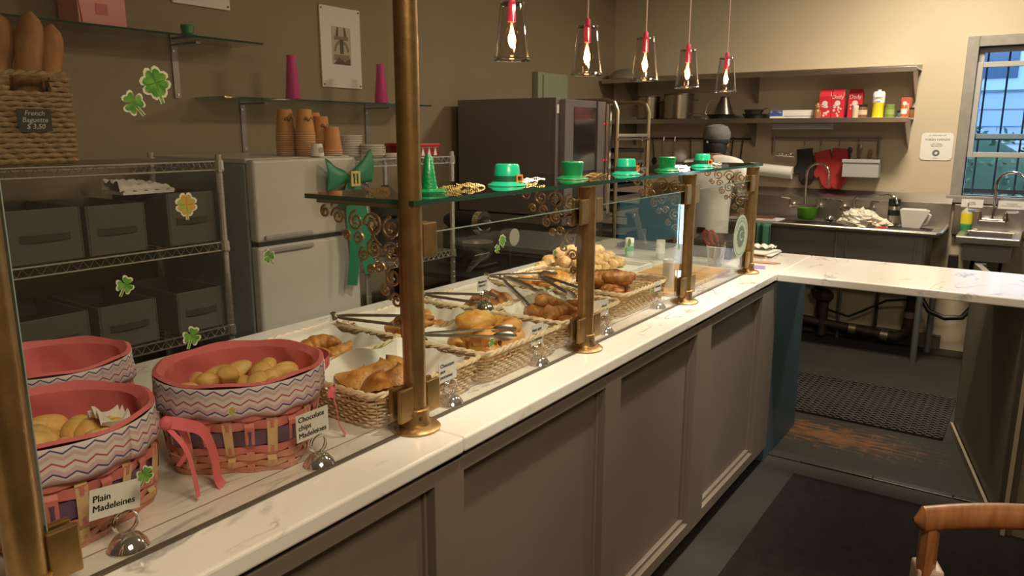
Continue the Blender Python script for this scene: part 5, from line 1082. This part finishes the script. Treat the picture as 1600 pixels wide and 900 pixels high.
# wash hands sign
t = T('wash_hands_sign', 'white rounded WASH HANDS notice beside the window', 'sign', (-.615, YB-.002, 1.45)); M_ = MX((-.617, YB-.002, 1.455), FY)
rr_ = [(p.x, p.y) for p in rrect(.20, .19, .02, 40)]
P('plate', B().prism(rr_, M_, .003), WHITEP, t); GI = mat('grey_ink', (.16, .16, .15), .6)
text('lettering', 'WASH HANDS', .021, M_@Matrix.Translation((0, .048, .0036)), GI, t, bold=True, sx=1.15); text('small_lettering', 'ALL EMPLOYEES MUST', .010, M_@Matrix.Translation((0, .078, .0036)), GI, t, sx=1.1); text('small_lettering', 'after using the\nrestroom and before\nreturning to work', .0095, M_@Matrix.Translation((0, .012, .0036)), GI, t)
P('round_mark', B().prism(disc(.023, 20), M_@Matrix.Translation((0, -.045, .0032)), .0004), GI, t); P('hand_mark', B().prism([(-.012, -.004), (.0, .010), (.012, .004), (.006, -.010)], M_@Matrix.Translation((0, -.045, .0038)), .0004), WHITEP, t); text('small_lettering', 'nyc.gov', .010, M_@Matrix.Translation((0, -.080, .0036)), GI, t)
# ============================================================ SINKS
t = T('prep_sink', 'long stainless commercial sink along the back wall', 'sink', (-1.5, 5.85, 0))
X0, X1, Ya, Yb, Zr = -2.75, -.475, 5.58, 6.145, .905
P('front_rim', B().tube([(X0, Ya+.012, Zr-.008), (X1-.03, Ya+.012, Zr-.008), (X1-.012, Ya+.03, Zr-.008), (X1-.012, Yb-.08, Zr+.0)], .017, 10), STEEL, t, smooth=True)
P('backsplash', B().box(X0, X1, Yb-.075, Yb-.055, Zr-.03, 1.065), STEEL, t, bevel=.002)
P('splash_return', B().add([(X0, Yb-.075, 1.065), (X1, Yb-.075, 1.065), (X1, Yb-.003, 1.125), (X0, Yb-.003, 1.125), (X0, Yb-.003, 1.05), (X1, Yb-.003, 1.05)], [(0, 1, 2, 3), (0, 4, 5, 1), (3, 2, 5, 4), (0, 3, 4), (1, 5, 2)]), STEEL, t)
P('deck', B().box(X0, -2.15, Ya+.02, Yb-.075, Zr-.025, Zr-.015).box(-1.66, -1.60, Ya+.02, Yb-.075, Zr-.025, Zr-.015).box(-1.14, -1.08, Ya+.02, Yb-.075, Zr-.025, Zr-.015).box(-.56, X1-.01, Ya+.02, Yb-.075, Zr-.025, Zr-.015).box(-2.15, -.56, Ya+.02, Ya+.06, Zr-.025, Zr-.015).box(-2.15, -.56, Yb-.14, Yb-.075, Zr-.025, Zr-.015), STEEL, t)
for x0, x1 in ((-2.15, -1.66), (-1.60, -1.14), (-1.08, -.56)):
    P('basin', B().box(x0, x1, Ya+.055, Ya+.06, .58, Zr-.026).box(x0, x1, Yb-.145, Yb-.14, .58, Zr-.026).box(x0, x0+.005, Ya+.06, Yb-.145, .58, Zr-.026).box(x1-.005, x1, Ya+.06, Yb-.145, .58, Zr-.026).box(x0, x1, Ya+.055, Yb-.14, .575, .58), STEELD, t)
P('apron', B().box(X0, X1-.1, Ya+.04, Ya+.05, .56, Zr-.02), STEELD, t)
for x in (-2.12, -1.66, -1.60, -1.12, -1.05, -.62): P('apron_rib', B().box(x-.006, x+.006, Ya+.028, Ya+.04, .57, Zr-.03), STEELD, t, bevel=.003)
for x in (-.565, -.515): P('leg', B().tube([(x, Ya+.08 if x < -.54 else Yb-.15, 0), (x, Ya+.08 if x < -.54 else Yb-.15, .56)], .021, 12), PIPEG, t, smooth=True)
P('leg', B().tube([(-1.62, Ya+.1, 0), (-1.62, Ya+.1, .56)], .021, 12), PIPEG, t, smooth=True); P('leg', B().tube([(-2.6, Ya+.1, 0), (-2.6, Ya+.1, .56)], .021, 12), PIPEG, t, smooth=True)
def faucet(x, label, goose=True, z=1.0, y=Yb-.075, w_=.10, name='wall_faucet'):
    t = T(name, label, 'faucet', (x, y, z))
    P('bridge', B().tube([(x-w_, y-.05, z), (x+w_, y-.05, z)], .012, 10), CHROME, t, smooth=True)
    for s_ in (-1, 1):
        P('mount', B().tube([(x+s_*w_, y-.001, z), (x+s_*w_, y-.05, z)], [.026, .015], 12), CHROME, t, smooth=True)
        P('valve_handle', B().tube([(x+s_*w_, y-.055, z+.0), (x+s_*w_, y-.055, z+.055)], [.018, .010], 10).tube([(x+s_*w_, y-.055, z+.055), (x+s_*(w_+.07), y-.07, z+.062)], [.008, .006], 8), CHROME, t, smooth=True)
    if goose:
        pts = [(x, y-.05, z), (x, y-.05, z+.24)]+[(x+.085-.085*cos(pi*k/10), y-.05-.05*k/10, z+.24+.085*sin(pi*k/10)) for k in range(11)]+[(x+.17, y-.105, z+.16)]
    else:
        pts = [(x-.02, y-.05, z), (x-.02, y-.06, z+.06), (x+.0, y-.07, z+.09), (x+.22, y-.13, z+.115), (x+.27, y-.14, z+.10), (x+.28, y-.145, z+.055)]
    P('spout', B().tube(pts, .0095, 10), CHROME, t, smooth=True)
faucet(-1.45, 'tall gooseneck wall faucet over the sink, before the mitts'); faucet(-1.08, 'low swing-spout wall faucet over the sink, right of the gooseneck', False, z=1.0)
# loose things on the sink edge
zs = Zr-.013
t = T('green_bowl', 'green plastic bowl on the sink edge under the gooseneck faucet', 'bowl', (-1.36, 5.86, zs)); P('bowl_body', B().lathe([(0, 0), (.055, 0), (.062, .01), (.072, .085), (.069, .085), (.058, .012), (0, .01)], (-1.40, 5.90, zs+.02), 24), mat('bowl_green', (.06, .22, .01), .4), t, smooth=True)
t = tag(P('steel_ladle', B().ball((-1.235, 5.88, zs+.035), .035, .03, .03, 14, 10).tube([(-1.235, 5.88, zs+.03), (-1.13, 5.86, zs+.025)], .005, 6), CHROME, None, smooth=True), 'shiny steel ladle beside the green bowl', 'ladle')
def crumple(x, y, z, sx, sy, sz, m, name, label, cat, seed):
    from mathutils import noise
    def fn(d): return 1+.35*noise.noise(d*2.2+Vector((seed, 0, 0)))+.22*noise.noise(d*5+Vector((0, seed, 0)))+.10*noise.noise(d*11)
    return tag(P(name, B().ball((x, y, z), sx, sy, sz, 40, 24, fn=fn), m, None), label, cat)
crumple(-1.02, 5.82, zs+.045, .13, .09, .075, mat('plastic_film', (.72, .70, .58), .35, trans=.0), 'plastic_bag', 'crumpled translucent white plastic bag on the sink', 'bag', 3.1)
crumple(-.88, 5.84, zs+.025, .07, .06, .035, mat('plastic_film', (.72, .70, .58), .35), 'plastic_bag', 'small twisted end of plastic bag right of the big one', 'bag', 7.7)
t = T('thermos', 'steel thermos with black lid on the sink edge', 'thermos', (-.845, 5.93, zs)); P('body', B().lathe([(0, 0), (.038, 0), (.038, .12), (.036, .125)], (-.82, 5.96, zs+.02), 22), STEEL, t, smooth=True); P('lid', B().lathe([(.037, .125), (.040, .14), (.040, .175), (.03, .18), (0, .18)], (-.82, 5.96, zs+.02), 22), BLACK, t, smooth=True); P('grip_band', B().lathe([(.0385, .06), (.0385, .10)], (-.82, 5.96, zs+.02), 22, cap=False), BLACK, t)
t = T('white_pitcher', 'square-mouthed white plastic pitcher on the sink edge', 'pitcher', (-.70, 5.9, zs)); b = B(); vs = []; 
for q, hw in ((0, .052), (.13, .075)):
    for (a, c) in ((-1, -1), (1, -1), (1, 1), (-1, 1)): vs.append((-.69+a*hw+(.035*q/.13 if a > 0 and c < 0 else 0), 5.90+c*hw*.8, zs+.006+q))
P('pitcher_body', b.add(vs, [(0, 3, 2, 1), (0, 1, 5, 4), (1, 2, 6, 5), (2, 3, 7, 6), (3, 0, 4, 7)]), WHITEP, t, solid=.004, bevel=.004); P('handle', B().tube([(-.62, 5.90, zs+.12), (-.58, 5.90, zs+.10), (-.60, 5.9, zs+.04), (-.63, 5.9, zs+.03)], .008, 6), WHITEP, t, smooth=True)
tag(P('red_dish', B().lathe([(.045, 0), (.048, .006), (.02, .014), (0, .015)], (-.86, 5.74, zs+.002), 20), RED, None, smooth=True), 'small red dish on the sink rim before the thermos', 'dish')
tag(P('dark_platter', B().lathe([(.10, 0), (.12, .01), (.06, .018), (0, .02)], (-.70, 5.74, zs), 24), DARK, None, smooth=True), 'dark platter on the sink rim before the white pitcher', 'platter')
t = T('cake_tray', 'white tray with a chocolate slab left of the sink bowl', 'tray', (-1.75, 5.75, zs)); P('tray_plate', B().box(-2.0, -1.56, 5.66, 5.92, zs+.003, zs+.015), WHITEP, t, bevel=.003); P('slab', B().box(-1.98, -1.62, 5.68, 5.88, zs+.015, zs+.03), mat('choc', (.16, .05, .02), .6, bump=.5, bscale=60), t, bevel=.004); P('tray_rim', B().box(-2.0, -1.56, 5.655, 5.66, zs+.003, zs+.03), WHITEP, t)
# hand sink
t = T('hand_sink', 'small stainless hand-washing sink under the window', 'sink', (-.2, 5.85, .8)); hx0, hx1 = -.40, -.045
P('bowl_rim', B().box(hx0, hx1, 5.62, 5.67, .85, .895).box(hx0, hx1, 6.02, 6.10, .85, .895).box(hx0, hx0+.045, 5.67, 6.02, .85, .895).box(hx1-.045, hx1, 5.67, 6.02, .85, .895), STEEL, t, bevel=.006)
P('bowl_inner', B().box(hx0+.045, hx1-.045, 5.67, 5.675, .74, .885).box(hx0+.045, hx1-.045, 6.015, 6.02, .74, .885).box(hx0+.045, hx0+.05, 5.675, 6.015, .74, .885).box(hx1-.05, hx1-.045, 5.675, 6.015, .74, .885).box(hx0+.045, hx1-.045, 5.67, 6.02, .735, .74), STEELD, t); P('splash', B().box(hx0-.06, hx1+.06, 6.10, 6.145, .85, 1.06), STEEL, t, bevel=.003)
P('drain_pipe', B().tube([(-.24, 5.86, .735), (-.24, 5.86, .40), (-.24, 6.12, .36)], .020, 12), PIPEG, t, smooth=True); [P('bracket', B().obox((xx, 5.95, .72), (.02, .3, .02), (.5, 0, 0)), DARK, t) for xx in (-.30, -.14)]
faucet(-.225, 'small chrome faucet of the hand sink below the window', True, .97, 6.10, .075, 'hand_faucet')
t = T('soap_bottle', 'clear soap bottle with yellow label and green liquid on the hand sink', 'bottle', (-.36, 5.95, .896)); P('body', B().lathe([(0, 0), (.034, 0), (.036, .01), (.034, .12), (.012, .145)], (-.375, 6.05, .896), 20, sy=.75), mat('soap_clear', (.55, .55, .35), .25), t, smooth=True); P('liquid', B().lathe([(.0365, .002), (.0365, .035)], (-.375, 6.05, .896), 20, sy=.76), mat('soap_green', (.03, .28, .10), .3), t, smooth=True); P('yellow_label', B().lathe([(.0368, .04), (.0368, .11)], (-.375, 6.05, .896), 20, sy=.76, cap=False), YL, t, smooth=True); P('pump', B().tube([(-.375, 6.05, 1.04), (-.375, 6.05, 1.08), (-.375, 6.01, 1.085)], .006, 6), WHITEP, t)
for x0, x1, s_, lb in ((-.42, -.29, 'WASH\nHANDS', 'left small white notice on the window sill'), (-.205, -.045, 'NO FOOD\nHAND WASH ONLY', 'right small white notice reading HAND WASH ONLY')):
    t = T('sink_notice', lb, 'sign', ((x0+x1)/2, 6.09, 1.07)); P('plate', B().box(x0, x1, 6.094, 6.098, 1.045, 1.10), WHITEP, t); text('lettering', s_, .013, MX(((x0+x1)/2, 6.0935, 1.072), FY), GI, t, bold=True)
# ============================================================ UNDER-SINK PIPES
t = T('waste_pipe', 'rusty iron waste pipe run with valve under the peninsula slab', 'pipe', (-1.05, 6.0, .1)); yp = 5.98
P('main_run', B().tube([(-1.75, yp, .15), (-.78, yp, .085)], .034, 14), PIPE, t, smooth=True); P('elbow', B().tube([(-.80, yp, .087), (-.72, yp, .085), (-.665, yp, .12), (-.65, yp, .19), (-.65, yp, .30)], .038, 14), PIPE, t, smooth=True); P('riser', B().tube([(-.65, yp, .30), (-.65, yp, .56)], .03, 12), PIPE, t, smooth=True)
for x in (-1.50, -1.02, -.80): P('coupling', B().tube([(x-.025, yp, .133-(x+1.5)*.067), (x+.025, yp, .13-(x+1.5)*.067)], .042, 14), mat('band_steel', (.35, .28, .2), .4, .8), t, smooth=True)
P('coupling', B().tube([(-.65, yp, .24), (-.65, yp, .285)], .043, 14), mat('band_steel', (.35, .28, .2), .4, .8), t, smooth=True)
P('tee', B().tube([(-1.24, yp, .02), (-1.24, yp, .36)], .036, 14), PIPE, t, smooth=True); P('valve_body', B().ball((-1.24, yp-.01, .33), .07, .06, .055, 16, 10), PIPE, t, smooth=True); P('hook_pipe', B().tube([(-1.31, yp, .30), (-1.33, yp, .36), (-1.29, yp, .40), (-1.24, yp, .38)], .015, 8), PIPE, t, smooth=True)
for i, (x, m_, lb) in enumerate([(-1.30, PIPE, 'thin rusty vertical supply pipe, left of three'), (-1.14, PIPEG, 'thin vertical supply pipe, middle of three'), (-.88, PIPE, 'thin dark vertical supply pipe, right of three')]): tag(P('supply_pipe', B().tube([(x, 6.05, .0), (x, 6.05, .56)], .012, 8), m_, None, smooth=True), lb, 'pipe', 'supply pipes under the sink')
tag(P('water_hose', B().tube([(-1.22, 6.0, .22), (-1.05, 5.93, .20), (-.95, 5.92, .26), (-.8, 5.9, .36), (-.6, 5.88, .40)], .009, 8), BLACK, None, smooth=True), 'thin black hose crossing behind the waste pipe', 'hose')
tag(P('drain_hose', B().tube([(-.62, 5.9, .47), (-.52, 5.86, .33), (-.42, 5.85, .295), (-.32, 5.86, .31), (-.27, 5.9, .38)], .018, 10), BLACK, None, smooth=True), 'thick black drain hose sagging between the two sinks', 'hose')
tag(P('junction_box', B().box(-.46, -.40, YB-.05, YB-.004, .60, .70), DARK, None, bevel=.004), 'small black junction box on the wall between the sinks', 'electrical box')
# ============================================================ MATS
t = T('drain_mat', 'black rubber mat with rows of holes on the kitchen floor', 'mat', (-.65, 4.9, .001))
b = B(); mx0, mx1, my0, my1 = -1.30, -.255, 4.24, 4.95; nx, ny = 26, 18; dx = (mx1-mx0)/nx; dy = (my1-my0)/ny
for i in range(nx+1): x = mx0+i*dx; b.box(x-dx*.22, x+dx*.22, my0, my1, .001, .012)
for j in range(ny+1): y = my0+j*dy; b.box(mx0, mx1, y-dy*.22, y+dy*.22, .0011, .0115)
P('grid', b, mat('mat_rubber', (.035, .032, .028), .6), t, kind='stuff'); b = B()
for i in range(nx+1):
    for j in range(ny+1): b.lathe([(dx*.24, .011), (dx*.17, .0185), (0, .019)], (mx0+i*dx, my0+j*dy, 0), 6)
P('studs', b, mat('mat_rubber', (.035, .032, .028), .6), t, kind='stuff')
t = tag(P('entrance_mat', B().box(-.77, .9, -.5, 3.39, .001, .010), RUB, None, bevel=.004), 'dark charcoal ribbed floor mat in front of the counter', 'mat')
# ============================================================ CHAIR
t = T('wooden_chair', 'brown wooden chair with open back cut off at the lower right corner', 'chair', (.1, 1.75, 0)); zt = .80
def P3(a, b_, q): return Vector(a).lerp(Vector(b_), q)
A_, Bq = Vector((-.118, 1.615, 0)), Vector((.36, 1.80, 0))
dr_ = (Bq-A_).normalized(); nn = Vector((-dr_.y, dr_.x, 0))
def cr(u_, v_):
    L_ = (Bq-A_).length; s_ = -.015+(L_+.03)*u_; bow = .05*(1-(2*u_-1)**2); endr = min(1, min(u_, 1-u_)*30+.02)**.5
    a = 2*pi*v_; c = A_+dr_*s_+nn*(bow-.02); hw, hh = .026*endr, .026*endr
    return (c.x+nn.x*cos(a)*hw, c.y+nn.y*cos(a)*hw, zt-.01+sin(a)*hh+.01*(1-(2*u_-1)**2))
P('top_rail', B().grid(cr, 30, 14), WOOD, t, smooth=True)
for q, nm in ((.045, 'back_post'), (.955, 'back_post')):
    c = P3(A_, Bq, q); d = Bq-A_
    P(nm, B().tube([(c.x-.0*nn.x, c.y, zt-.02), (c.x, c.y-.0, .45), (c.x-nn.x*.0+.02*(1 if q < .5 else -1), c.y-.05, 0)], [.030, .032, .02], 8, flat=.6), WOOD, t, smooth=True)
P('lower_rail', B().obox((P3(A_, Bq, .5).x, P3(A_, Bq, .5).y, .60), ((Bq-A_).length*.9, .018, .045), (0, 0, math.atan2(dr_.y, dr_.x))), WOOD, t, bevel=.004)
cc = P3(A_, Bq, .5)-nn*.22; P('seat', B().obox((cc.x, cc.y, .45), (.46, .44, .04), (0, 0, math.atan2(dr_.y, dr_.x))), WOOD, t, bevel=.01)
for s_ in (-1, 1): c = cc-nn*.19+dr_*s_*.19; P('front_leg', B().tube([(c.x, c.y, .43), (c.x, c.y, 0)], [.022, .016], 8), WOOD, t, smooth=True)
P('seat_edge_tape', B().obox((A_.x+.025, A_.y+.012, .66), (.05, .055, .05), (0, 0, .37)), mat('tape', (.55, .42, .34), .4), t, bevel=.006)
# ============================================================ TILL
t = T('till_screen', 'black touchscreen till on an angled arm, seen from behind', 'till', (-1.66, 3.80, .934))
P('till_base', B().box(-1.86, -1.60, 3.68, 3.90, .934, .955), BLACK, t, bevel=.006); P('screen', B().obox((-1.66, 3.80, 1.12), (.24, .03, .17), (-.25, 0, .15)), mat('matt_black', (.012, .012, .013), .7), t, bevel=.006, label='black screen casing'); P('arm', B().obox((-1.76, 3.76, 1.03), (.035, .02, .17), (0, -.30, 0)), STEELD, t, bevel=.003); P('hinge', B().ball((-1.79, 3.745, 1.105), .016, None, None, 10, 8), STEELD, t, smooth=True)
t = T('card_reader', 'low black printer box beside the till', 'printer', (-1.32, 3.72, .934)); P('housing', B().box(-1.42, -1.20, 3.62, 3.82, .934, 1.01), BLACK, t, bevel=.01); P('lid', B().obox((-1.31, 3.72, 1.02), (.2, .18, .02), (.1, 0, .1)), DARK, t, bevel=.005)
# added cooler, out of view: its LED strip gives the reflection in the low glass
t = T('added_cooler', 'unseen upright cooler added for the reflection of its white LED strip, right of the hand sink', 'cooler', (.5, 5.85, 0))
P('cabinet_body', B().box(.19, .85, 5.66, 6.12, 0, 1.9), DARK, t, bevel=.005); P('lit_interior', B().box(.262, .80, 5.655, 5.66, .35, 1.8), mat('cooler_interior', (.2, .5, .55), .5, emit=(.35, .85, 1), estr=.16), t); P('led_strip', B().box(.225, .262, 5.645, 5.655, .35, 1.8), mat('led_white', (1, 1, 1), .5, emit=(.62, .88, 1), estr=11), t); P('door_frame', B().box(.19, .225, 5.63, 5.66, .3, 1.85).box(.80, .85, 5.63, 5.66, .3, 1.85), DARK, t)
# papers on the marble
t = T('paper_stack', 'stack of folded white papers at the far left of the marble slab', 'papers', (-1.13, 3.88, .936)); R_ = random.Random(4)
for k in range(5): P('sheet', B().obox((-1.13+R_.uniform(-.01, .01), 3.86+R_.uniform(-.01, .01), .938+k*.0045), (.15, .20, .003), (0, 0, R_.uniform(-.2, .1))), WHITE if k != 1 else KRAFT, t)
tag(P('crumpled_receipt', B().grid(lambda u_, v_: (-1.18+.10*u_, 3.86+.12*v_, .964+.012*abs(sin(8*u_+2*v_))+.006*sin(13*v_)), 12, 12), WHITE, None, smooth=True), 'crumpled white napkin on top of the paper stack', 'napkin')
tag(P('purple_leaflet', B().obox((-1.05, 3.47, .9365), (.12, .08, .002), (0, 0, .3)), mat('purple_paper', (.30, .20, .42), .5), None), 'purple leaflet lying beside the farthest brass post', 'leaflet')
tag(P('kraft_tag', B().prism([(-.07, -.02), (.05, -.028), (.08, 0), (.05, .028), (-.07, .02)], MX((-1.04, 3.62, .9365), (0, 0, .2)), .003), mat('kraft_tag', (.45, .27, .14), .6), None), 'brown kraft envelope tip on the marble before the papers', 'envelope')
# ============================================================ WORKER
def skin(name, pts, rads, edges, m, parent, sub=2, root=0):
    me = bpy.data.meshes.new(name); me.from_pydata([Vector(p)-org(parent) for p in pts], edges, []); o = bpy.data.objects.new(name, me); COL.objects.link(o); o.parent = parent
    md = o.modifiers.new('skin', 'SKIN'); md.use_smooth_shade = True
    for i, rd in enumerate(rads): me.skin_vertices[0].data[i].radius = rd if hasattr(rd, '__len__') else (rd, rd)
    me.skin_vertices[0].data[root].use_root = True
    s_ = o.modifiers.new('sub', 'SUBSURF'); s_.levels = sub; s_.render_levels = sub; me.materials.append(m)
    # bake to a plain mesh
    bpy.context.view_layer.update(); dg = bpy.context.evaluated_depsgraph_get(); m2 = bpy.data.meshes.new_from_object(o.evaluated_get(dg)); o.modifiers.clear(); o.data = m2; m2.name = name
    if not m2.materials: m2.materials.append(m)
    return o
wx, wy = -1.90, 5.18; lean = .06
pr0 = T('person', 'worker in a white shirt and dark cap, back turned, busy at the sink', 'person', (wx, wy, 0))
def W(x, y, z): return (wx+x, wy+y, z)
body_pts = [W(0, 0, .86), W(0, .01, 1.0), W(0, .03, 1.16), W(0, .05, 1.29), W(-.005, .07, 1.37), W(-.01, .09, 1.44),
            W(-.17, .05, 1.305), W(-.24, .16, 1.12), W(-.17, .34, 1.05),      # left arm
            W(.17, .05, 1.305), W(.25, .13, 1.10), W(.17, .32, 1.03),        # right arm
            W(-.09, 0, .80), W(-.10, .01, .45), W(-.10, -.02, .09), W(-.11, .10, .035), W(.09, 0, .80), W(.10, .01, .45), W(.10, -.02, .09), W(.11, .10, .035)]
body_r = [(.13, .10), (.12, .09), (.135, .095), (.12, .085), (.062, .060), (.058, .058), .055, .042, .028, .055, .042, .028, .08, .055, .04, .035, .08, .055, .04, .035]
body_e = [(0, 1), (1, 2), (2, 3), (3, 4), (4, 5), (3, 6), (6, 7), (7, 8), (3, 9), (9, 10), (10, 11), (0, 12), (12, 13), (13, 14), (14, 15), (0, 16), (16, 17), (17, 18), (18, 19)]
bod = skin('body', body_pts, body_r, body_e, SKIN, pr0)
hc = Vector(W(-.01, .115, 1.485))
def headf(d):
    q = 1.0
    if d.y > .3: q += .05*max(0, 1-abs(d.x)*2.5)*max(0, 1-abs(d.z+.1)*4)   # nose ridge
    if d.z < -.3: q -= .10*abs(d.x)
    return q
P('head', B().ball(hc, .077, .094, .108, 28, 20, fn=headf), SKIN, pr0, smooth=True)
fb = P('nose', B().ball(hc+Vector((0, .10, -.015)), .013, .016, .022, 10, 8), SKIN, pr0, smooth=True)
for s_ in (-1, 1):
    P('ear', B().ball(hc+Vector((s_*.080, .0, -.012)), .010, .018, .028, 10, 8), SKIN, pr0, smooth=True); P('eye', B().ball(hc+Vector((s_*.030, .082, .008)), .012, .010, .008, 10, 8), WHITEP, pr0, smooth=True)
P('mouth', B().ball(hc+Vector((0, .086, -.052)), .024, .008, .006, 10, 6), mat('lips', (.25, .08, .06), .5), pr0, smooth=True)
P('hair', B().ball(hc+Vector((0, -.022, -.034)), .083, .082, .092, 22, 14), mat('hair_black', (.012, .01, .01), .6, bump=.5, bscale=120), pr0, smooth=True)
P('cap', B().lathe([(.090, -.0), (.096, .02), (.094, .05), (.074, .088), (.035, .103), (0, .106)], hc+Vector((0, -.002, .018)), 26, sy=1.1), mat('cap_grey', (.16, .16, .165), .85), pr0, smooth=True)
P('cap_band', B().lathe([(.0875, -.035), (.0895, -.01), (.0885, .022)], hc+Vector((0, -.002, .018)), 26, sy=1.1, cap=False), mat('cap_black', (.02, .019, .02), .7), pr0, smooth=True, solid=.002)
P('cap_peak', B().grid(lambda u_, v_: (hc.x+(u_-.5)*.15, hc.y+.088+.065*v_*(1-(2*u_-1)**2*.6), hc.z+.022-.012*v_-.02*(2*u_-1)**2), 10, 4), mat('cap_black', (.02, .019, .02), .7), pr0, smooth=True, solid=.004)
P('cap_tag', B().obox(hc+Vector((-.03, -.097, .0)), (.014, .003, .014), (0, .3, .3)), WHITE, pr0)
P('apron_strap', B().tube([hc+Vector((-.055, -.02, -.10)), hc+Vector((0, -.055, -.115)), hc+Vector((.065, -.02, -.085))], .005, 6), WHITE, pr0)
sh_pts = [W(0, -.005, .74), W(0, 0, .88), W(0, .01, 1.02), W(0, .03, 1.17), W(0, .055, 1.315), W(-.003, .075, 1.385), W(-.165, .05, 1.31), W(-.225, .12, 1.18), W(.165, .05, 1.31), W(.235, .10, 1.17)]
sh_r = [(.165, .125), (.16, .12), (.155, .115), (.17, .12), (.135, .098), (.075, .072), (.070, .072), .074, (.070, .072), .074]
shirt = skin('shirt', sh_pts, sh_r, [(0, 1), (1, 2), (2, 3), (3, 4), (4, 5), (4, 6), (6, 7), (4, 8), (8, 9)], SHIRT, pr0)
tp = [W(0, 0, .82), W(-.09, 0, .74), W(-.10, .01, .45), W(-.10, -.02, .10), W(.09, 0, .74), W(.10, .01, .45), W(.10, -.02, .10)]
skin('trousers', tp, [(.15, .115), .095, .075, .06, .095, .075, .06], [(0, 1), (1, 2), (2, 3), (0, 4), (4, 5), (5, 6)], mat('trousers_dark', (.02, .02, .025), .8), pr0)
for s_, c in ((-1, W(-.17, .34, 1.05)), (1, W(.17, .32, 1.03))):
    c = Vector(c); P_ = [c, c+Vector((-s_*.02, .05, -.015))]; pts = [tuple(c), tuple(P_[1])]; rd = [.024, (.034, .016)]; ed = [(0, 1)]
    for k in range(4):
        a = P_[1]+Vector(((k-1.5)*.019, .035, -.003)); b_ = a+Vector(((k-1.5)*.003, .03+.004*(1 if k in (1, 2) else 0), -.012)); c_ = b_+Vector((0, .018, -.018)); i = len(pts); pts += [tuple(a), tuple(b_), tuple(c_)]; rd += [.010, .009, .008]; ed += [(1, i), (i, i+1), (i+1, i+2)]
    a = P_[1]+Vector((-s_*.040, .002, -.01)); i = len(pts); pts += [tuple(a), tuple(a+Vector((-s_*.014, .028, -.01)))]; rd += [.011, .009]; ed += [(1, i), (i, i+1)]
    skin('hand', pts, rd, ed, SKIN, pr0, sub=1)
P('apron_back', B().box(wx-.03, wx+.03, wy-.125, wy-.118, .86, .90), BLACK, pr0)
tag(P('tea_towel', B().grid(lambda u_, v_: (-1.66+.10*u_, 5.545+.012*sin(9*u_), .90-.24*v_), 10, 8), mat('towel_green', (.05, .16, .10), .8), None, smooth=True, solid=.003), 'dark green tea towel hanging over the sink rim beside the worker', 'towel')
# ============================================================ OUTSIDE
t = T('neighbour_house', 'pale house facade seen through the barred window', 'building', (1.0, 12.0, -.5)); FAC = mat('facade', (.62, .62, .64), .8)
P('facade_wall', B().box(-4, 8, 12, 12.2, -1, 8), FAC, t)
for k, x in enumerate((-2.6, -.7, 1.2, 3.1)):
    wv = P('house_window', B().box(x-.45, x+.45, 11.93, 12.0, 2.1, 3.5), mat('trim_white', (.75, .76, .78), .6), t); P('pane', B().box(x-.33, x+.33, 11.91, 11.93, 2.25, 3.35), mat('dark_glass', (.12, .16, .22), .1), wv)
P('clapboards', (lambda b: [b.box(-4, 8, 11.97, 12.0, -1+k*.22, -1+k*.22+.19) for k in range(40)] and b)(B()), FAC, t, kind='stuff')
tag(P('yard', B().box(-5, 9, 6.4, 12, -.6, -.5), mat('yard_soil', (.08, .08, .06), .9), None), 'dark ground outside the barred window', 'ground')['kind'] = 'structure'
R_ = random.Random(8)
for q, (cx, cy, cz, rr, lb) in enumerate([(-.9, 9.0, .7, 1.1, 'dense green shrub outside, left half of the window'), (.9, 8.6, .55, 1.0, 'dense green shrub outside, right half of the window'), (-2.4, 9.6, 1.4, 1.0, 'taller shrub outside at the far left of the window')]):
    t = T('shrub', lb, 'shrub', (cx, cy, -.5), 0, 'shrubs outside the window'); b = B()
    for k in range(2600):
        d = Vector((R_.gauss(0, 1), R_.gauss(0, 1), R_.gauss(0, 1))).normalized()*rr*R_.uniform(.65, 1); p = Vector((cx, cy, cz))+Vector((d.x*1.2, d.y, d.z*.9)); s_ = .05*R_.uniform(.6, 1.3); e = Euler((R_.uniform(0, 6), R_.uniform(0, 6), R_.uniform(0, 6))).to_matrix()
        b.add([p+e@Vector(v) for v in ((-s_*.4, 0, 0), (0, -s_, 0), (s_*.4, 0, 0), (0, s_, 0))], [(0, 1, 2, 3)])
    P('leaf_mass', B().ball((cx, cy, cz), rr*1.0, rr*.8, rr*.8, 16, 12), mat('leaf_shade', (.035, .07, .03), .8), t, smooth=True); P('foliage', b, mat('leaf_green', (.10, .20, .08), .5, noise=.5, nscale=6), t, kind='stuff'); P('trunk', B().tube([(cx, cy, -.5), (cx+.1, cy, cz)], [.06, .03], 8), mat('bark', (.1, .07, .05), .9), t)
